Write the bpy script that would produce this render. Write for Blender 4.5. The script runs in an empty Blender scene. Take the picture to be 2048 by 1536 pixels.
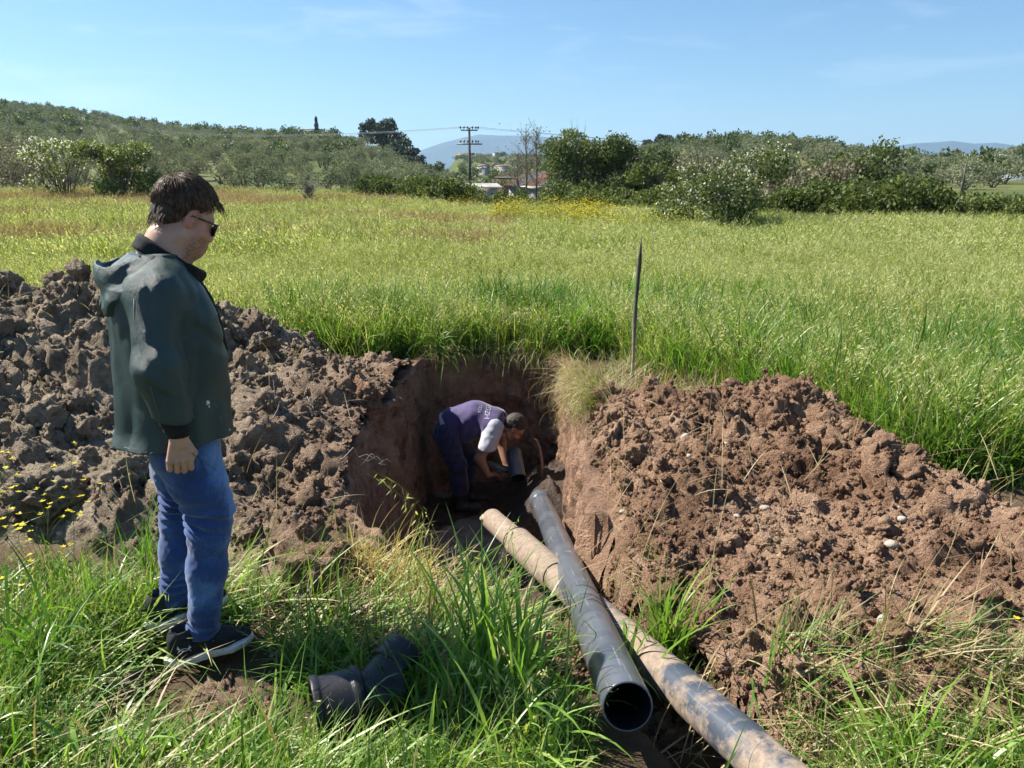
import bpy, math, random
import numpy as np
from mathutils import Vector, Matrix, Euler

# ------------------------------------------------------------------ camera, sky, sun, exposure
scene = bpy.context.scene
COL = scene.collection
R = math.radians
PITCH, CAM_H, FOC = 15.2, 1.7, 1539.0          # FOC: focal length in pixels of a 2048 px wide frame
cd = bpy.data.cameras.new("camera")
cd.sensor_width = 36.0
cd.lens = 36.0 * FOC / 2048.0
cd.clip_start, cd.clip_end = 0.05, 30000
cam = bpy.data.objects.new("camera", cd)
COL.objects.link(cam)
cam.location = (0, 0, CAM_H)
cam.rotation_euler = (R(90 - PITCH), 0, 0)
scene.camera = cam

SUN_ELEV = 47.0
SUN_TRAVEL = -19.0                              # heading (deg from +X) in which sunlight travels: left to right, a little towards the camera
ta = R(SUN_TRAVEL)
sun_dir = Vector((-math.cos(ta) * math.cos(R(SUN_ELEV)), -math.sin(ta) * math.cos(R(SUN_ELEV)), math.sin(R(SUN_ELEV))))
w = bpy.data.worlds.new("World")
scene.world = w
w.use_nodes = True
wn, wl = w.node_tree.nodes, w.node_tree.links
wn.clear()
sky = wn.new("ShaderNodeTexSky")
sky.sky_type = 'NISHITA'
sky.sun_disc = False
sky.sun_elevation = R(SUN_ELEV)
sky.sun_rotation = math.atan2(sun_dir.x, sun_dir.y)
sky.air_density = 1.0
sky.dust_density = 0.25
sky.ozone_density = 2.6
bg = wn.new("ShaderNodeBackground")
bg.inputs[1].default_value = 0.0575
outw = wn.new("ShaderNodeOutputWorld")
# thin high cirrus wisps mixed over the Nishita sky
tc = wn.new("ShaderNodeTexCoord")
mp = wn.new("ShaderNodeMapping")
mp.inputs['Scale'].default_value = (1.0, 1.0, 5.5)
mp.inputs['Rotation'].default_value = (0.0, 0.0, 0.3)
wl.new(tc.outputs['Generated'], mp.inputs[0])
n1 = wn.new("ShaderNodeTexNoise")
n1.inputs['Scale'].default_value = 5.2
n1.inputs['Detail'].default_value = 7
n1.inputs['Roughness'].default_value = 0.55
n1.inputs['Distortion'].default_value = 0.5
wl.new(mp.outputs[0], n1.inputs[0])
r1 = wn.new("ShaderNodeValToRGB")
r1.color_ramp.elements[0].position = 0.55
r1.color_ramp.elements[1].position = 0.86
r1.color_ramp.elements[1].color = (0.30, 0.30, 0.30, 1)
wl.new(n1.outputs[0], r1.inputs[0])
mx = wn.new("ShaderNodeMixRGB")
mx.inputs[2].default_value = (9.5, 10.0, 10.6, 1)
wl.new(r1.outputs[0], mx.inputs[0])
tint = wn.new('ShaderNodeMixRGB'); tint.blend_type = 'MULTIPLY'; tint.inputs[0].default_value = 1.0; tint.inputs[2].default_value = (0.68, 0.91, 1.06, 1)
wl.new(sky.outputs[0], tint.inputs[1]); wl.new(tint.outputs[0], mx.inputs[1])
wl.new(mx.outputs[0], bg.inputs[0])
wl.new(bg.outputs[0], outw.inputs[0])

sd = bpy.data.lights.new("sun", 'SUN')
sd.energy = 5.0
sd.angle = R(0.5)
sd.color = (1.0, 0.95, 0.86)
sun = bpy.data.objects.new("sun", sd)
COL.objects.link(sun)
sun.rotation_euler = sun_dir.to_track_quat('Z', 'Y').to_euler()
sun.location = (-20, 10, 30)

scene.view_settings.view_transform = 'Standard'
scene.view_settings.look = 'None'
scene.view_settings.gamma = 1
scene.view_settings.exposure = 1.25
scene.view_settings.use_curve_mapping = False
cy = scene.cycles
cy.max_bounces = 5
cy.diffuse_bounces = 3
cy.glossy_bounces = 3
cy.transmission_bounces = 4
cy.transparent_max_bounces = 6
cy.volume_bounces = 0
cy.use_denoising = True
cy.use_adaptive_sampling = True
cy.adaptive_threshold = 0.02

rng = np.random.default_rng(7)
random.seed(7)

# ------------------------------------------------------------------ helpers
def tag(o, label=None, cat=None, group=None, kind=None):
    if label: o['label'] = label
    if cat: o['category'] = cat
    if group: o['group'] = group
    if kind: o['kind'] = kind
    return o

def mesh_from(name, V, F, mat=None, smooth=False, attrs=None, fmat=None):
    """V (n,3); F: array (m,k) or list of such arrays with different k"""
    me = bpy.data.meshes.new(name)
    V = np.asarray(V, np.float32)
    if not isinstance(F, list): F = [F]
    F = [np.asarray(f, np.int32) for f in F if len(f)]
    me.vertices.add(len(V)); me.vertices.foreach_set('co', V.ravel())
    loops = np.concatenate([f.ravel() for f in F]) if F else np.zeros(0, np.int32)
    tot = np.concatenate([np.full(len(f), f.shape[1], np.int32) for f in F]) if F else np.zeros(0, np.int32)
    start = np.concatenate([[0], np.cumsum(tot)[:-1]]).astype(np.int32) if len(tot) else tot
    me.loops.add(len(loops)); me.loops.foreach_set('vertex_index', loops)
    me.polygons.add(len(tot)); me.polygons.foreach_set('loop_start', start); me.polygons.foreach_set('loop_total', tot)
    if smooth: me.polygons.foreach_set('use_smooth', np.ones(len(tot), bool))
    if mat is not None:
        for m in (mat if isinstance(mat, (list, tuple)) else [mat]): me.materials.append(m)
    if fmat is not None: me.polygons.foreach_set('material_index', np.asarray(fmat, np.int32))
    me.update(calc_edges=True)
    me.validate()
    if attrs:
        for k, a in attrs.items():
            a = np.asarray(a, np.float32)
            if a.ndim == 1:
                at = me.attributes.new(k, 'FLOAT', 'POINT'); at.data.foreach_set('value', a)
            else:
                at = me.attributes.new(k, 'FLOAT_VECTOR', 'POINT'); at.data.foreach_set('vector', a.ravel())
    return me

def link(name, me, parent=None, loc=None, rot=None, scale=None):
    o = bpy.data.objects.new(name, me)
    COL.objects.link(o)
    if parent is not None: o.parent = parent
    if loc is not None: o.location = loc
    if rot is not None: o.rotation_euler = rot
    if scale is not None: o.scale = scale if hasattr(scale, '__len__') else (scale,) * 3
    return o

def mob(name, V, F, mat, parent=None, smooth=False, **k):
    return link(name, mesh_from(name, V, F, mat, smooth, **k), parent)

def empty(name, loc, rz=0.0):
    o = bpy.data.objects.new(name, None)
    COL.objects.link(o); o.location = loc; o.rotation_euler = (0, 0, rz)
    o.empty_display_size = 0.1
    return o

class MB:
    """mesh collector"""
    def __init__(s): s.V, s.F, s.n, s.A = [], {}, 0, {}
    def add(s, V, F, **attrs):
        V = np.asarray(V, float); F = F if isinstance(F, list) else [F]
        for f in F:
            f = np.asarray(f, int)
            if len(f): s.F.setdefault(f.shape[1], []).append(f + s.n)
        s.V.append(V); s.n += len(V)
        for k, a in attrs.items():
            s.A.setdefault(k, []).append(np.broadcast_to(np.asarray(a, float), (len(V),)))
        return s
    def mesh(s, name, mat, smooth=False):
        F = [np.concatenate(v) for v in s.F.values()]
        at = {k: np.concatenate(v) for k, v in s.A.items()} or None
        return mesh_from(name, np.concatenate(s.V), F, mat, smooth, attrs=at)
    def obj(s, name, mat, parent=None, smooth=False):
        return link(name, s.mesh(name, mat, smooth), parent)

def tube(pts, rad, n=10, cap=True, twist=None):
    """tube along points with radius per point"""
    P = np.asarray(pts, float); m = len(P)
    r = np.broadcast_to(np.asarray(rad, float), (m,))
    T = np.gradient(P, axis=0); T /= np.linalg.norm(T, axis=1, keepdims=True) + 1e-12
    up = np.array([0, 0, 1.0]) if abs(T[0][2]) < 0.9 else np.array([1.0, 0, 0])
    V = []
    a = np.linspace(0, 2 * np.pi, n, endpoint=False)
    N = np.cross(up, T[0]); N /= np.linalg.norm(N)
    for i in range(m):
        N = N - T[i] * np.dot(N, T[i]); N /= np.linalg.norm(N) + 1e-12
        B = np.cross(T[i], N)
        V.append(P[i] + r[i] * (np.cos(a)[:, None] * N + np.sin(a)[:, None] * B))
    V = np.concatenate(V)
    i = np.arange(m - 1)[:, None] * n; j = np.arange(n)[None]
    j2 = (j + 1) % n
    F = np.stack([i + j, i + j2, i + n + j2, i + n + j], -1).reshape(-1, 4)
    Fs = [F]
    if cap:
        V = np.concatenate([V, P[:1], P[-1:]])
        c0, c1 = len(V) - 2, len(V) - 1
        jj = np.arange(n); j2 = (jj + 1) % n
        Fs.append(np.stack([j2, jj, np.full(n, c0)], -1))
        Fs.append(np.stack([(m - 1) * n + jj, (m - 1) * n + j2, np.full(n, c1)], -1))
    return V, Fs

def box(c, s, rz=0.0):
    x, y, z = np.array(s) / 2
    V = np.array([[-x, -y, -z], [x, -y, -z], [x, y, -z], [-x, y, -z], [-x, -y, z], [x, -y, z], [x, y, z], [-x, y, z]])
    ca, sa = math.cos(rz), math.sin(rz)
    V = V @ np.array([[ca, sa, 0], [-sa, ca, 0], [0, 0, 1]]) + np.array(c)
    F = np.array([[0, 3, 2, 1], [4, 5, 6, 7], [0, 1, 5, 4], [1, 2, 6, 5], [2, 3, 7, 6], [3, 0, 4, 7]])
    return V, F

def grid_faces(nu, nv):
    i = np.arange(nu - 1)[:, None] * nv; j = np.arange(nv - 1)[None]
    return np.stack([i + j, i + nv + j, i + nv + j + 1, i + j + 1], -1).reshape(-1, 4)

# ---- noise in numpy
def _h(ix, iy, iz, s=0):
    h = (ix.astype(np.int64) * 374761393 + iy.astype(np.int64) * 668265263 + iz.astype(np.int64) * 2147483647 + s * 1274126177) & 0xffffffff
    h = ((h ^ (h >> 13)) * 1274126177) & 0xffffffff
    h = ((h ^ (h >> 16)) * 2246822519) & 0xffffffff
    return ((h ^ (h >> 15)) & 0xffffff) / float(0xffffff)

def vnoise(p, s=0):
    """value noise -1..1, p (...,3)"""
    p = np.asarray(p, float)
    i = np.floor(p).astype(np.int64); f = p - i; u = f * f * f * (f * (f * 6 - 15) + 10)
    o = 0
    for dx in (0, 1):
        for dy in (0, 1):
            for dz in (0, 1):
                wgt = (u[..., 0] if dx else 1 - u[..., 0]) * (u[..., 1] if dy else 1 - u[..., 1]) * (u[..., 2] if dz else 1 - u[..., 2])
                o = o + wgt * _h(i[..., 0] + dx, i[..., 1] + dy, i[..., 2] + dz, s)
    return o * 2 - 1

def fbm(p, octaves=4, s=0, gain=0.5, lac=2.03):
    o, a = 0, 1.0
    p = np.asarray(p, float)
    for k in range(octaves):
        o = o + a * vnoise(p, s + k * 17); a *= gain; p = p * lac + 3.7
    return o

def worley2(x, y, s=0):
    """F1 distance and per-cell random, 2D"""
    ix, iy = np.floor(x).astype(np.int64), np.floor(y).astype(np.int64)
    best = np.full(x.shape, 9.0); rid = np.zeros(x.shape)
    for dx in (-1, 0, 1):
        for dy in (-1, 0, 1):
            cx, cy_ = ix + dx, iy + dy
            jx = cx + _h(cx, cy_, cx * 0 + 1, s); jy = cy_ + _h(cx, cy_, cx * 0 + 2, s)
            d = np.hypot(x - jx, y - jy); m = d < best
            best = np.where(m, d, best); rid = np.where(m, _h(cx, cy_, cx * 0 + 3, s), rid)
    return best, rid

def P3(x, y, z=0.0):
    return np.stack([x, y, np.broadcast_to(z, np.shape(x))], -1)

def sst(a, b, x):
    t = np.clip((np.asarray(x, float) - a) / (b - a), 0, 1); return t * t * (3 - 2 * t)

# ---- pixel of the photograph -> ray, used to work out real positions of things
cp_, sp_ = math.cos(R(PITCH)), math.sin(R(PITCH))
def ray(px, py):
    x = (px - 1024) / FOC; y = -(py - 768) / FOC
    return np.array([x, cp_ + y * sp_, -sp_ + y * cp_])
def az_el(px, py):
    d = ray(px, py); return math.atan2(d[0], d[1]), math.atan2(d[2], math.hypot(d[0], d[1]))
def at_r(px, py, r):
    """point on the sight line at horizontal distance r"""
    d = ray(px, py); return np.array([0, 0, CAM_H]) + d * r / math.hypot(d[0], d[1])

# ---- materials
def new_mat(name):
    m = bpy.data.materials.new(name); m.use_nodes = True
    n, l = m.node_tree.nodes, m.node_tree.links
    return m, n, l, n['Principled BSDF']

def noise_node(n, l, coord, scale, detail=4, rough=0.6, dist=0.0):
    t = n.new('ShaderNodeTexNoise'); t.inputs['Scale'].default_value = scale
    t.inputs['Detail'].default_value = detail; t.inputs['Roughness'].default_value = rough
    t.inputs['Distortion'].default_value = dist
    l.new(coord, t.inputs['Vector']); return t

def ramp(n, l, fac, stops):
    r = n.new('ShaderNodeValToRGB'); e = r.color_ramp.elements
    while len(e) < len(stops): e.new(0.5)
    for k, (p, c) in enumerate(stops):
        e[k].position = p; e[k].color = (*c, 1) if len(c) == 3 else c
    l.new(fac, r.inputs[0]); return r

def mix(n, l, fac, a, b, mode='MIX'):
    m = n.new('ShaderNodeMixRGB'); m.blend_type = mode
    for s, v in ((0, fac), (1, a), (2, b)):
        if hasattr(v, 'is_linked') or hasattr(v, 'links'): l.new(v, m.inputs[s])
        elif isinstance(v, (int, float)): m.inputs[s].default_value = v
        else: m.inputs[s].default_value = (*v, 1)
    return m.outputs[0]

def simple(name, color, rough=0.6, var=0.15, scale=8.0, bump=0.0, bscale=60.0, metal=0.0, spec=None, obj_coord=False):
    m, n, l, b = new_mat(name)
    if obj_coord:
        c = n.new('ShaderNodeTexCoord').outputs['Object']
    else:
        c = n.new('ShaderNodeNewGeometry').outputs['Position']
    t = noise_node(n, l, c, scale)
    lo = tuple(v * (1 - var) for v in color); hi = tuple(min(1, v * (1 + var)) for v in color)
    r = ramp(n, l, t.outputs[0], [(0.3, lo), (0.7, hi)])
    l.new(r.outputs[0], b.inputs['Base Color'])
    b.inputs['Roughness'].default_value = rough
    b.inputs['Metallic'].default_value = metal
    if spec is not None: b.inputs['Specular IOR Level'].default_value = spec
    if bump:
        t2 = noise_node(n, l, c, bscale, 5)
        bp = n.new('ShaderNodeBump'); bp.inputs['Strength'].default_value = bump; bp.inputs['Distance'].default_value = 0.01
        l.new(t2.outputs[0], bp.inputs['Height']); l.new(bp.outputs[0], b.inputs['Normal'])
    return m

def soil_mat(name, dark, mid, pale, bump=0.9, spec=0.2, rough=0.95, blend=None):
    m, n, l, b = new_mat(name)
    c = n.new('ShaderNodeNewGeometry').outputs['Position']
    t = noise_node(n, l, c, 2.3, 6, 0.62, 0.4)
    t2 = noise_node(n, l, c, 19.0, 6, 0.7)
    a = n.new('ShaderNodeMath'); a.operation = 'ADD'; l.new(t.outputs[0], a.inputs[0])
    s = n.new('ShaderNodeMath'); s.operation = 'MULTIPLY_ADD'; l.new(t2.outputs[0], s.inputs[0]); s.inputs[1].default_value = 0.75; s.inputs[2].default_value = -0.375
    l.new(s.outputs[0], a.inputs[1])
    r = ramp(n, l, a.outputs[0], [(0.25, dark), (0.5, mid), (0.78, pale)])
    if blend:                                             # the soil itself turns redder towards the pit
        r2 = ramp(n, l, a.outputs[0], [(0.25, blend[2][0]), (0.5, blend[2][1]), (0.78, blend[2][2])])
        sx_ = n.new('ShaderNodeSeparateXYZ'); l.new(c, sx_.inputs[0])
        ns = n.new('ShaderNodeMath'); ns.operation = 'MULTIPLY_ADD'; l.new(t.outputs[0], ns.inputs[0]); ns.inputs[1].default_value = 1.6; l.new(sx_.outputs[0], ns.inputs[2])
        mr = n.new('ShaderNodeMapRange'); mr.inputs[1].default_value = blend[0] + .8; mr.inputs[2].default_value = blend[1] + .8; l.new(ns.outputs[0], mr.inputs[0])
        class _O: pass
        o_ = _O(); o_.outputs = [mix(n, l, mr.outputs[0], r.outputs[0], r2.outputs[0])]; r = o_
    # small pale pebbles and grit
    v = n.new('ShaderNodeTexVoronoi'); v.inputs['Scale'].default_value = 42; l.new(c, v.inputs['Vector'])
    vr = ramp(n, l, v.outputs['Distance'], [(0.10, (1, 1, 1)), (0.16, (0, 0, 0))])
    sep = n.new('ShaderNodeSeparateColor'); l.new(v.outputs['Color'], sep.inputs[0])
    gt = n.new('ShaderNodeMath'); gt.operation = 'GREATER_THAN'; gt.inputs[1].default_value = 0.86; l.new(sep.outputs[0], gt.inputs[0])
    mm = n.new('ShaderNodeMath'); mm.operation = 'MULTIPLY'; l.new(vr.outputs[0], mm.inputs[0]); l.new(gt.outputs[0], mm.inputs[1])
    col = mix(n, l, mm.outputs[0], r.outputs[0], tuple(min(1, x * 1.5 + 0.03) for x in pale))
    l.new(col, b.inputs['Base Color'])
    b.inputs['Roughness'].default_value = rough
    b.inputs['Specular IOR Level'].default_value = spec
    t3 = noise_node(n, l, c, 95.0, 7, 0.72)
    t4 = noise_node(n, l, c, 30.0, 5, 0.65)
    v5 = n.new('ShaderNodeTexVoronoi'); v5.inputs['Scale'].default_value = 70; l.new(mix(n, l, .06, c, t4.outputs['Color']), v5.inputs['Vector'])
    s0 = n.new('ShaderNodeMath'); s0.operation = 'MULTIPLY_ADD'; l.new(v5.outputs['Distance'], s0.inputs[0]); s0.inputs[1].default_value = -.8; l.new(t3.outputs[0], s0.inputs[2])
    s1 = n.new('ShaderNodeMath'); s1.operation = 'ADD'; l.new(s0.outputs[0], s1.inputs[0]); l.new(t4.outputs[0], s1.inputs[1])
    bp = n.new('ShaderNodeBump'); bp.inputs['Strength'].default_value = bump; bp.inputs['Distance'].default_value = 0.03
    l.new(s1.outputs[0], bp.inputs['Height']); l.new(bp.outputs[0], b.inputs['Normal'])
    return m

def leaf_mat(name, stops, trans=0.35, rough=0.55, patch=0.0, patch_col=(0.2, 0.16, 0.06), patch_scale=0.25, tcol=None, attr=True, spec=0.35, tmul=1.3):
    """foliage: colour varied per instance and by place, light passing through the blade"""
    m, n, l, b = new_mat(name)
    oi = n.new('ShaderNodeObjectInfo')
    geo = n.new('ShaderNodeNewGeometry')
    t = noise_node(n, l, geo.outputs['Position'], 6.0, 3)
    at = n.new('ShaderNodeAttribute'); at.attribute_name = 'v'
    f = n.new('ShaderNodeMath'); f.operation = 'MULTIPLY_ADD'; l.new(oi.outputs['Random'], f.inputs[0]); f.inputs[1].default_value = 0.35
    l.new(t.outputs[0], f.inputs[2])
    f2 = n.new('ShaderNodeMath'); f2.operation = 'MULTIPLY_ADD'; l.new(at.outputs['Fac'], f2.inputs[0]); f2.inputs[1].default_value = 0.5
    l.new(f.outputs[0], f2.inputs[2])
    f3 = n.new('ShaderNodeMath'); f3.operation = 'SUBTRACT'; l.new(f2.outputs[0], f3.inputs[0]); f3.inputs[1].default_value = 0.42
    r = ramp(n, l, f3.outputs[0], stops)
    col = r.outputs[0]
    if patch > 0:
        tp = noise_node(n, l, geo.outputs['Position'], patch_scale, 4, 0.6)
        rp = ramp(n, l, tp.outputs[0], [(0.5, (0, 0, 0)), (0.66, (patch,) * 3)])
        col = mix(n, l, rp.outputs[0], col, patch_col)
    l.new(col, b.inputs['Base Color'])
    b.inputs['Roughness'].default_value = rough
    b.inputs['Specular IOR Level'].default_value = spec
    tr = n.new('ShaderNodeBsdfTranslucent')
    tm = mix(n, l, 1.0, col, (tmul, tmul, tmul * 0.55), 'MULTIPLY')
    l.new(tm, tr.inputs['Color'])
    ms = n.new('ShaderNodeMixShader'); ms.inputs[0].default_value = trans
    l.new(b.outputs[0], ms.inputs[1]); l.new(tr.outputs[0], ms.inputs[2])
    l.new(ms.outputs[0], n['Material Output'].inputs['Surface'])
    return m

# ---- scatter: ONE object of kind stuff, made of instances (geometry nodes)
def scatter(name, templates, pts, eul, scl, idx, parent=None):
    if len(pts) == 0: return None
    col = bpy.data.collections.new(name + "_templates")          # not linked: templates never stand in the scene themselves
    for k, me in enumerate(templates):
        to = bpy.data.objects.new("%s_kind_%03d" % (name, k), me); col.objects.link(to)
    me = bpy.data.meshes.new(name)
    me.vertices.add(len(pts)); me.vertices.foreach_set('co', np.asarray(pts, np.float32).ravel())
    for k, a, ty, f in (('eul', eul, 'FLOAT_VECTOR', 'vector'), ('scl', scl, 'FLOAT_VECTOR', 'vector'), ('kid', idx, 'INT', 'value')):
        at = me.attributes.new(k, ty, 'POINT')
        at.data.foreach_set(f, np.asarray(a, np.int32 if ty == 'INT' else np.float32).ravel())
    o = link(name, me, parent)
    ng = bpy.data.node_groups.new(name + "_scatter", 'GeometryNodeTree')
    ng.interface.new_socket('Geometry', in_out='INPUT', socket_type='NodeSocketGeometry')
    ng.interface.new_socket('Geometry', in_out='OUTPUT', socket_type='NodeSocketGeometry')
    n, l = ng.nodes, ng.links
    gi, go = n.new('NodeGroupInput'), n.new('NodeGroupOutput')
    ci = n.new('GeometryNodeCollectionInfo'); ci.inputs['Collection'].default_value = col
    ci.inputs['Separate Children'].default_value = True; ci.inputs['Reset Children'].default_value = True
    ip = n.new('GeometryNodeInstanceOnPoints'); ip.inputs['Pick Instance'].default_value = True
    def named(k, ty):
        a = n.new('GeometryNodeInputNamedAttribute'); a.data_type = ty; a.inputs['Name'].default_value = k; return a
    l.new(gi.outputs[0], ip.inputs['Points']); l.new(ci.outputs[0], ip.inputs['Instance'])
    l.new(named('kid', 'INT').outputs[0], ip.inputs['Instance Index'])
    e = n.new('FunctionNodeEulerToRotation'); l.new(named('eul', 'FLOAT_VECTOR').outputs[0], e.inputs[0]); l.new(e.outputs[0], ip.inputs['Rotation'])
    l.new(named('scl', 'FLOAT_VECTOR').outputs[0], ip.inputs['Scale'])
    l.new(ip.outputs[0], go.inputs[0])
    md = o.modifiers.new('scatter', 'NODES'); md.node_group = ng
    tag(o, kind='stuff')
    return o
# ------------------------------------------------------------------ terrain heights
_hill = [(-900, 185, 420), (-400, 195, 420), (0, 216, 390), (100, 222, 390), (200, 238, 380), (300, 255, 370), (400, 268, 340), (500, 272, 300),
         (620, 275, 260), (700, 278, 235), (745, 292, 215), (800, 318, 190), (860, 338, 170), (930, 350, 150), (1000, 352, 150), (1080, 352, 150), (1180, 350, 150),
         (1250, 318, 190), (1300, 297, 230), (1400, 292, 230), (1500, 290, 235), (1600, 292, 235), (1700, 308, 230), (1800, 326, 230), (1900, 334, 240),
         (2048, 326, 250), (2400, 316, 260), (3200, 300, 260)]
_haz = np.array([az_el(a, b)[0] for a, b, c in _hill]); _hel = np.array([az_el(a, b)[1] for a, b, c in _hill]); _hr = np.array([c for a, b, c in _hill], float)
_az_r = az_el(1290, 350)[0]
def terrain(x, y):
    x = np.asarray(x, float); y = np.asarray(y, float)
    r = np.hypot(x, y); az = np.arctan2(x, np.maximum(y, 1e-3) if np.ndim(y) else max(y, 1e-3))
    rc = np.interp(az, _haz, _hr); zc = CAM_H + rc * np.tan(np.interp(az, _haz, _hel))
    z0 = 0.35 * sst(14, 34, r) * sst(-0.02, -0.22, az) * (1 - 0)        # field lifts a little to the far left
    r0 = np.where(az < _az_r - 0.15, 92.0, 52.0)
    t = (r - r0) / (rc - r0)
    up = np.clip(t, 0, 1); up = 0.75 * up + 0.25 * up * up * (3 - 2 * up)
    z = z0 + (zc - z0) * up
    z = np.where(t > 1, zc - np.clip((r - rc) * 0.06, 0, 8) * (zc > 2), z)
    vil = np.exp(-((az - az_el(1010, 320)[0]) / 0.16) ** 2)
    z = z + vil * sst(230, 620, r) * 13.5 * (1 - sst(700, 1500, r))
    z = z + vil * (-2.5) * sst(60, 130, r) * (1 - sst(200, 320, r))
    z = np.where(r > 700, z * (1 - sst(700, 2500, r)) + 4 * sst(700, 2500, r), z)
    z = z + 0.5 * vnoise(P3(x * .05, y * .05), 5) * sst(50, 120, r) * (1 - sst(800, 2000, r))
    # near field: slight undulation
    z = z + (0.025 * vnoise(P3(x * .9, y * .9), 3) + 0.012 * vnoise(P3(x * 3.1, y * 3.1), 4)) * (r < 60)
    return z

PIT = np.array([(-.70, 3.42), (-.90, 3.9), (-.99, 4.5), (-.97, 5.2), (-.93, 6.0), (-.88, 6.7), (-.84, 7.02), (-.55, 7.22), (-.2, 7.36), (.15, 7.34), (.42, 7.16), (.53, 6.8),
                (.55, 6.1), (.53, 5.3), (.49, 4.6), (.44, 4.0), (.40, 3.55), (.1, 3.36), (-.3, 3.30)])
def resample_closed(P, step):
    for _ in range(2):
        Q = np.roll(P, -1, 0); P = np.stack([0.75 * P + 0.25 * Q, 0.25 * P + 0.75 * Q], 1).reshape(-1, 2)
    P = np.concatenate([P, P[:1]]); s = np.concatenate([[0], np.cumsum(np.hypot(*np.diff(P, axis=0).T))])
    n = int(s[-1] / step); t = np.linspace(0, s[-1], n, endpoint=False)
    return np.stack([np.interp(t, s, P[:, 0]), np.interp(t, s, P[:, 1])], 1)
RIM = resample_closed(PIT, 0.022)
def inside(x, y, poly):
    x = np.asarray(x, float); y = np.asarray(y, float); c = np.zeros(np.broadcast(x, y).shape, bool)
    X, Y = poly[:, 0], poly[:, 1]; X2, Y2 = np.roll(X, -1), np.roll(Y, -1)
    for a, b, c2, d in zip(X, Y, X2, Y2):
        m = ((b > y) != (d > y)) & (x < (c2 - a) * (y - b) / (d - b + 1e-12) + a); c ^= m
    return c
def pit_dist(x, y, poly=None):
    """distance outside the rim (0 inside)"""
    P = RIM[::6] if poly is None else poly
    x = np.asarray(x, float); y = np.asarray(y, float)
    sh = x.shape; x = x.ravel(); y = y.ravel(); o = np.empty(len(x))
    for k in range(0, len(x), 40000):
        d = np.hypot(x[k:k + 40000, None] - P[None, :, 0], y[k:k + 40000, None] - P[None, :, 1]).min(1); o[k:k + 40000] = d
    o[inside(x, y, PIT)] = 0
    return o.reshape(sh)

def near_ground(x, y):
    z = terrain(x, y)
    z = z - 0.36 * sst(2.55, 3.3, y) * sst(-.66, -.42, x) * (1 - sst(.3, .6, x)) * (y < 3.6)
    for ax_, ay_, bx_, by_, dp in ((.80, 1.50, -.13, 4.68, .17), (.339, 1.93, .222, 5.6, .06)):      # earth pressed down where the pipes lie
        dd_ = np.abs((x - ax_) * (by_ - ay_) - (y - ay_) * (bx_ - ax_)) / math.hypot(bx_ - ax_, by_ - ay_)
        z = z - dp * sst(.22, .07, dd_) * sst(3.6, 3.2, y) * sst(1.3, 1.6, y) * sst(2.0, 2.5, y + (.5 if dp > .1 else 0))
    z = z + 0.06 * np.exp(-(((x + 1.32) / .25) ** 2 + ((y - 2.8) / .25) ** 2))
    return z

# heaps: height above the ground
def heap_left(x, y):
    A = np.interp(x, [-7.5, -6.2, -4.6, -3.7, -3.2, -2.75, -2.3, -1.95, -1.6, -1.2, -.9, -.72, -.6], [0, .50, .82, .88, .87, .77, .52, .33, .22, .17, .13, .06, 0])
    yb = np.interp(x, [-6, -2.6, -1.6, -.8], [3.5, 3.35, 3.1, 2.85])
    B1 = np.interp(y, [2.0, 2.9, 4.1, 5.1, 5.9, 6.3, 7.3, 7.8], [0, 0, .42, .77, 1, .96, .12, 0])
    B1 = np.where(y < 4.1, .42 * np.clip((y - yb) / (4.1 - yb), 0, 1) ** .72, B1)
    B2 = sst(0, .28, y - yb) * (1 - sst(6.4, 7.0, y))
    k = sst(.5, .25, A)
    h = A * (B1 * (1 - k) + B2 * k)
    return h
_ridge = np.array([(.85, 5.2), (1.2, 5.1), (1.72, 4.9), (1.98, 4.3), (2.0, 3.5), (2.3, 2.9), (2.8, 2.5)])
def heap_right(x, y):
    x = np.asarray(x, float); y = np.asarray(y, float); best = np.full(x.shape, 99.); hh = np.zeros(x.shape)
    H = [.14, .26, .40, .31, .30, .22, .12]
    for k in range(len(_ridge) - 1):
        a, b = _ridge[k], _ridge[k + 1]; ab = b - a
        t = np.clip(((x - a[0]) * ab[0] + (y - a[1]) * ab[1]) / (ab @ ab), 0, 1)
        d = np.hypot(x - a[0] - t * ab[0], y - a[1] - t * ab[1]); m = d < best
        side = ab[0] * (y - a[1]) - ab[1] * (x - a[0])
        best = np.where(m, d, best); hh = np.where(m, (H[k] + (H[k + 1] - H[k]) * t), hh)
    out = inside(x, y, np.array([(.4, 3.3), (.45, 5.9), (1.2, 5.15), (1.9, 4.6), (2.05, 3.5), (2.9, 2.4), (2.6, 1.7), (.9, 1.7)]))
    wd = np.where(out, 1.35, .62)
    h = hh * np.clip(1 - best / wd, 0, 1) ** .85
    pl = .13 * sst(.0, .25, x - .42) * sst(1.75, 2.45, y + .12 * x - .1) * (1 - sst(5.0, 5.6, y)) * (1 - sst(2.3, 3.0, x)) * out
    return np.maximum(h, pl)

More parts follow.
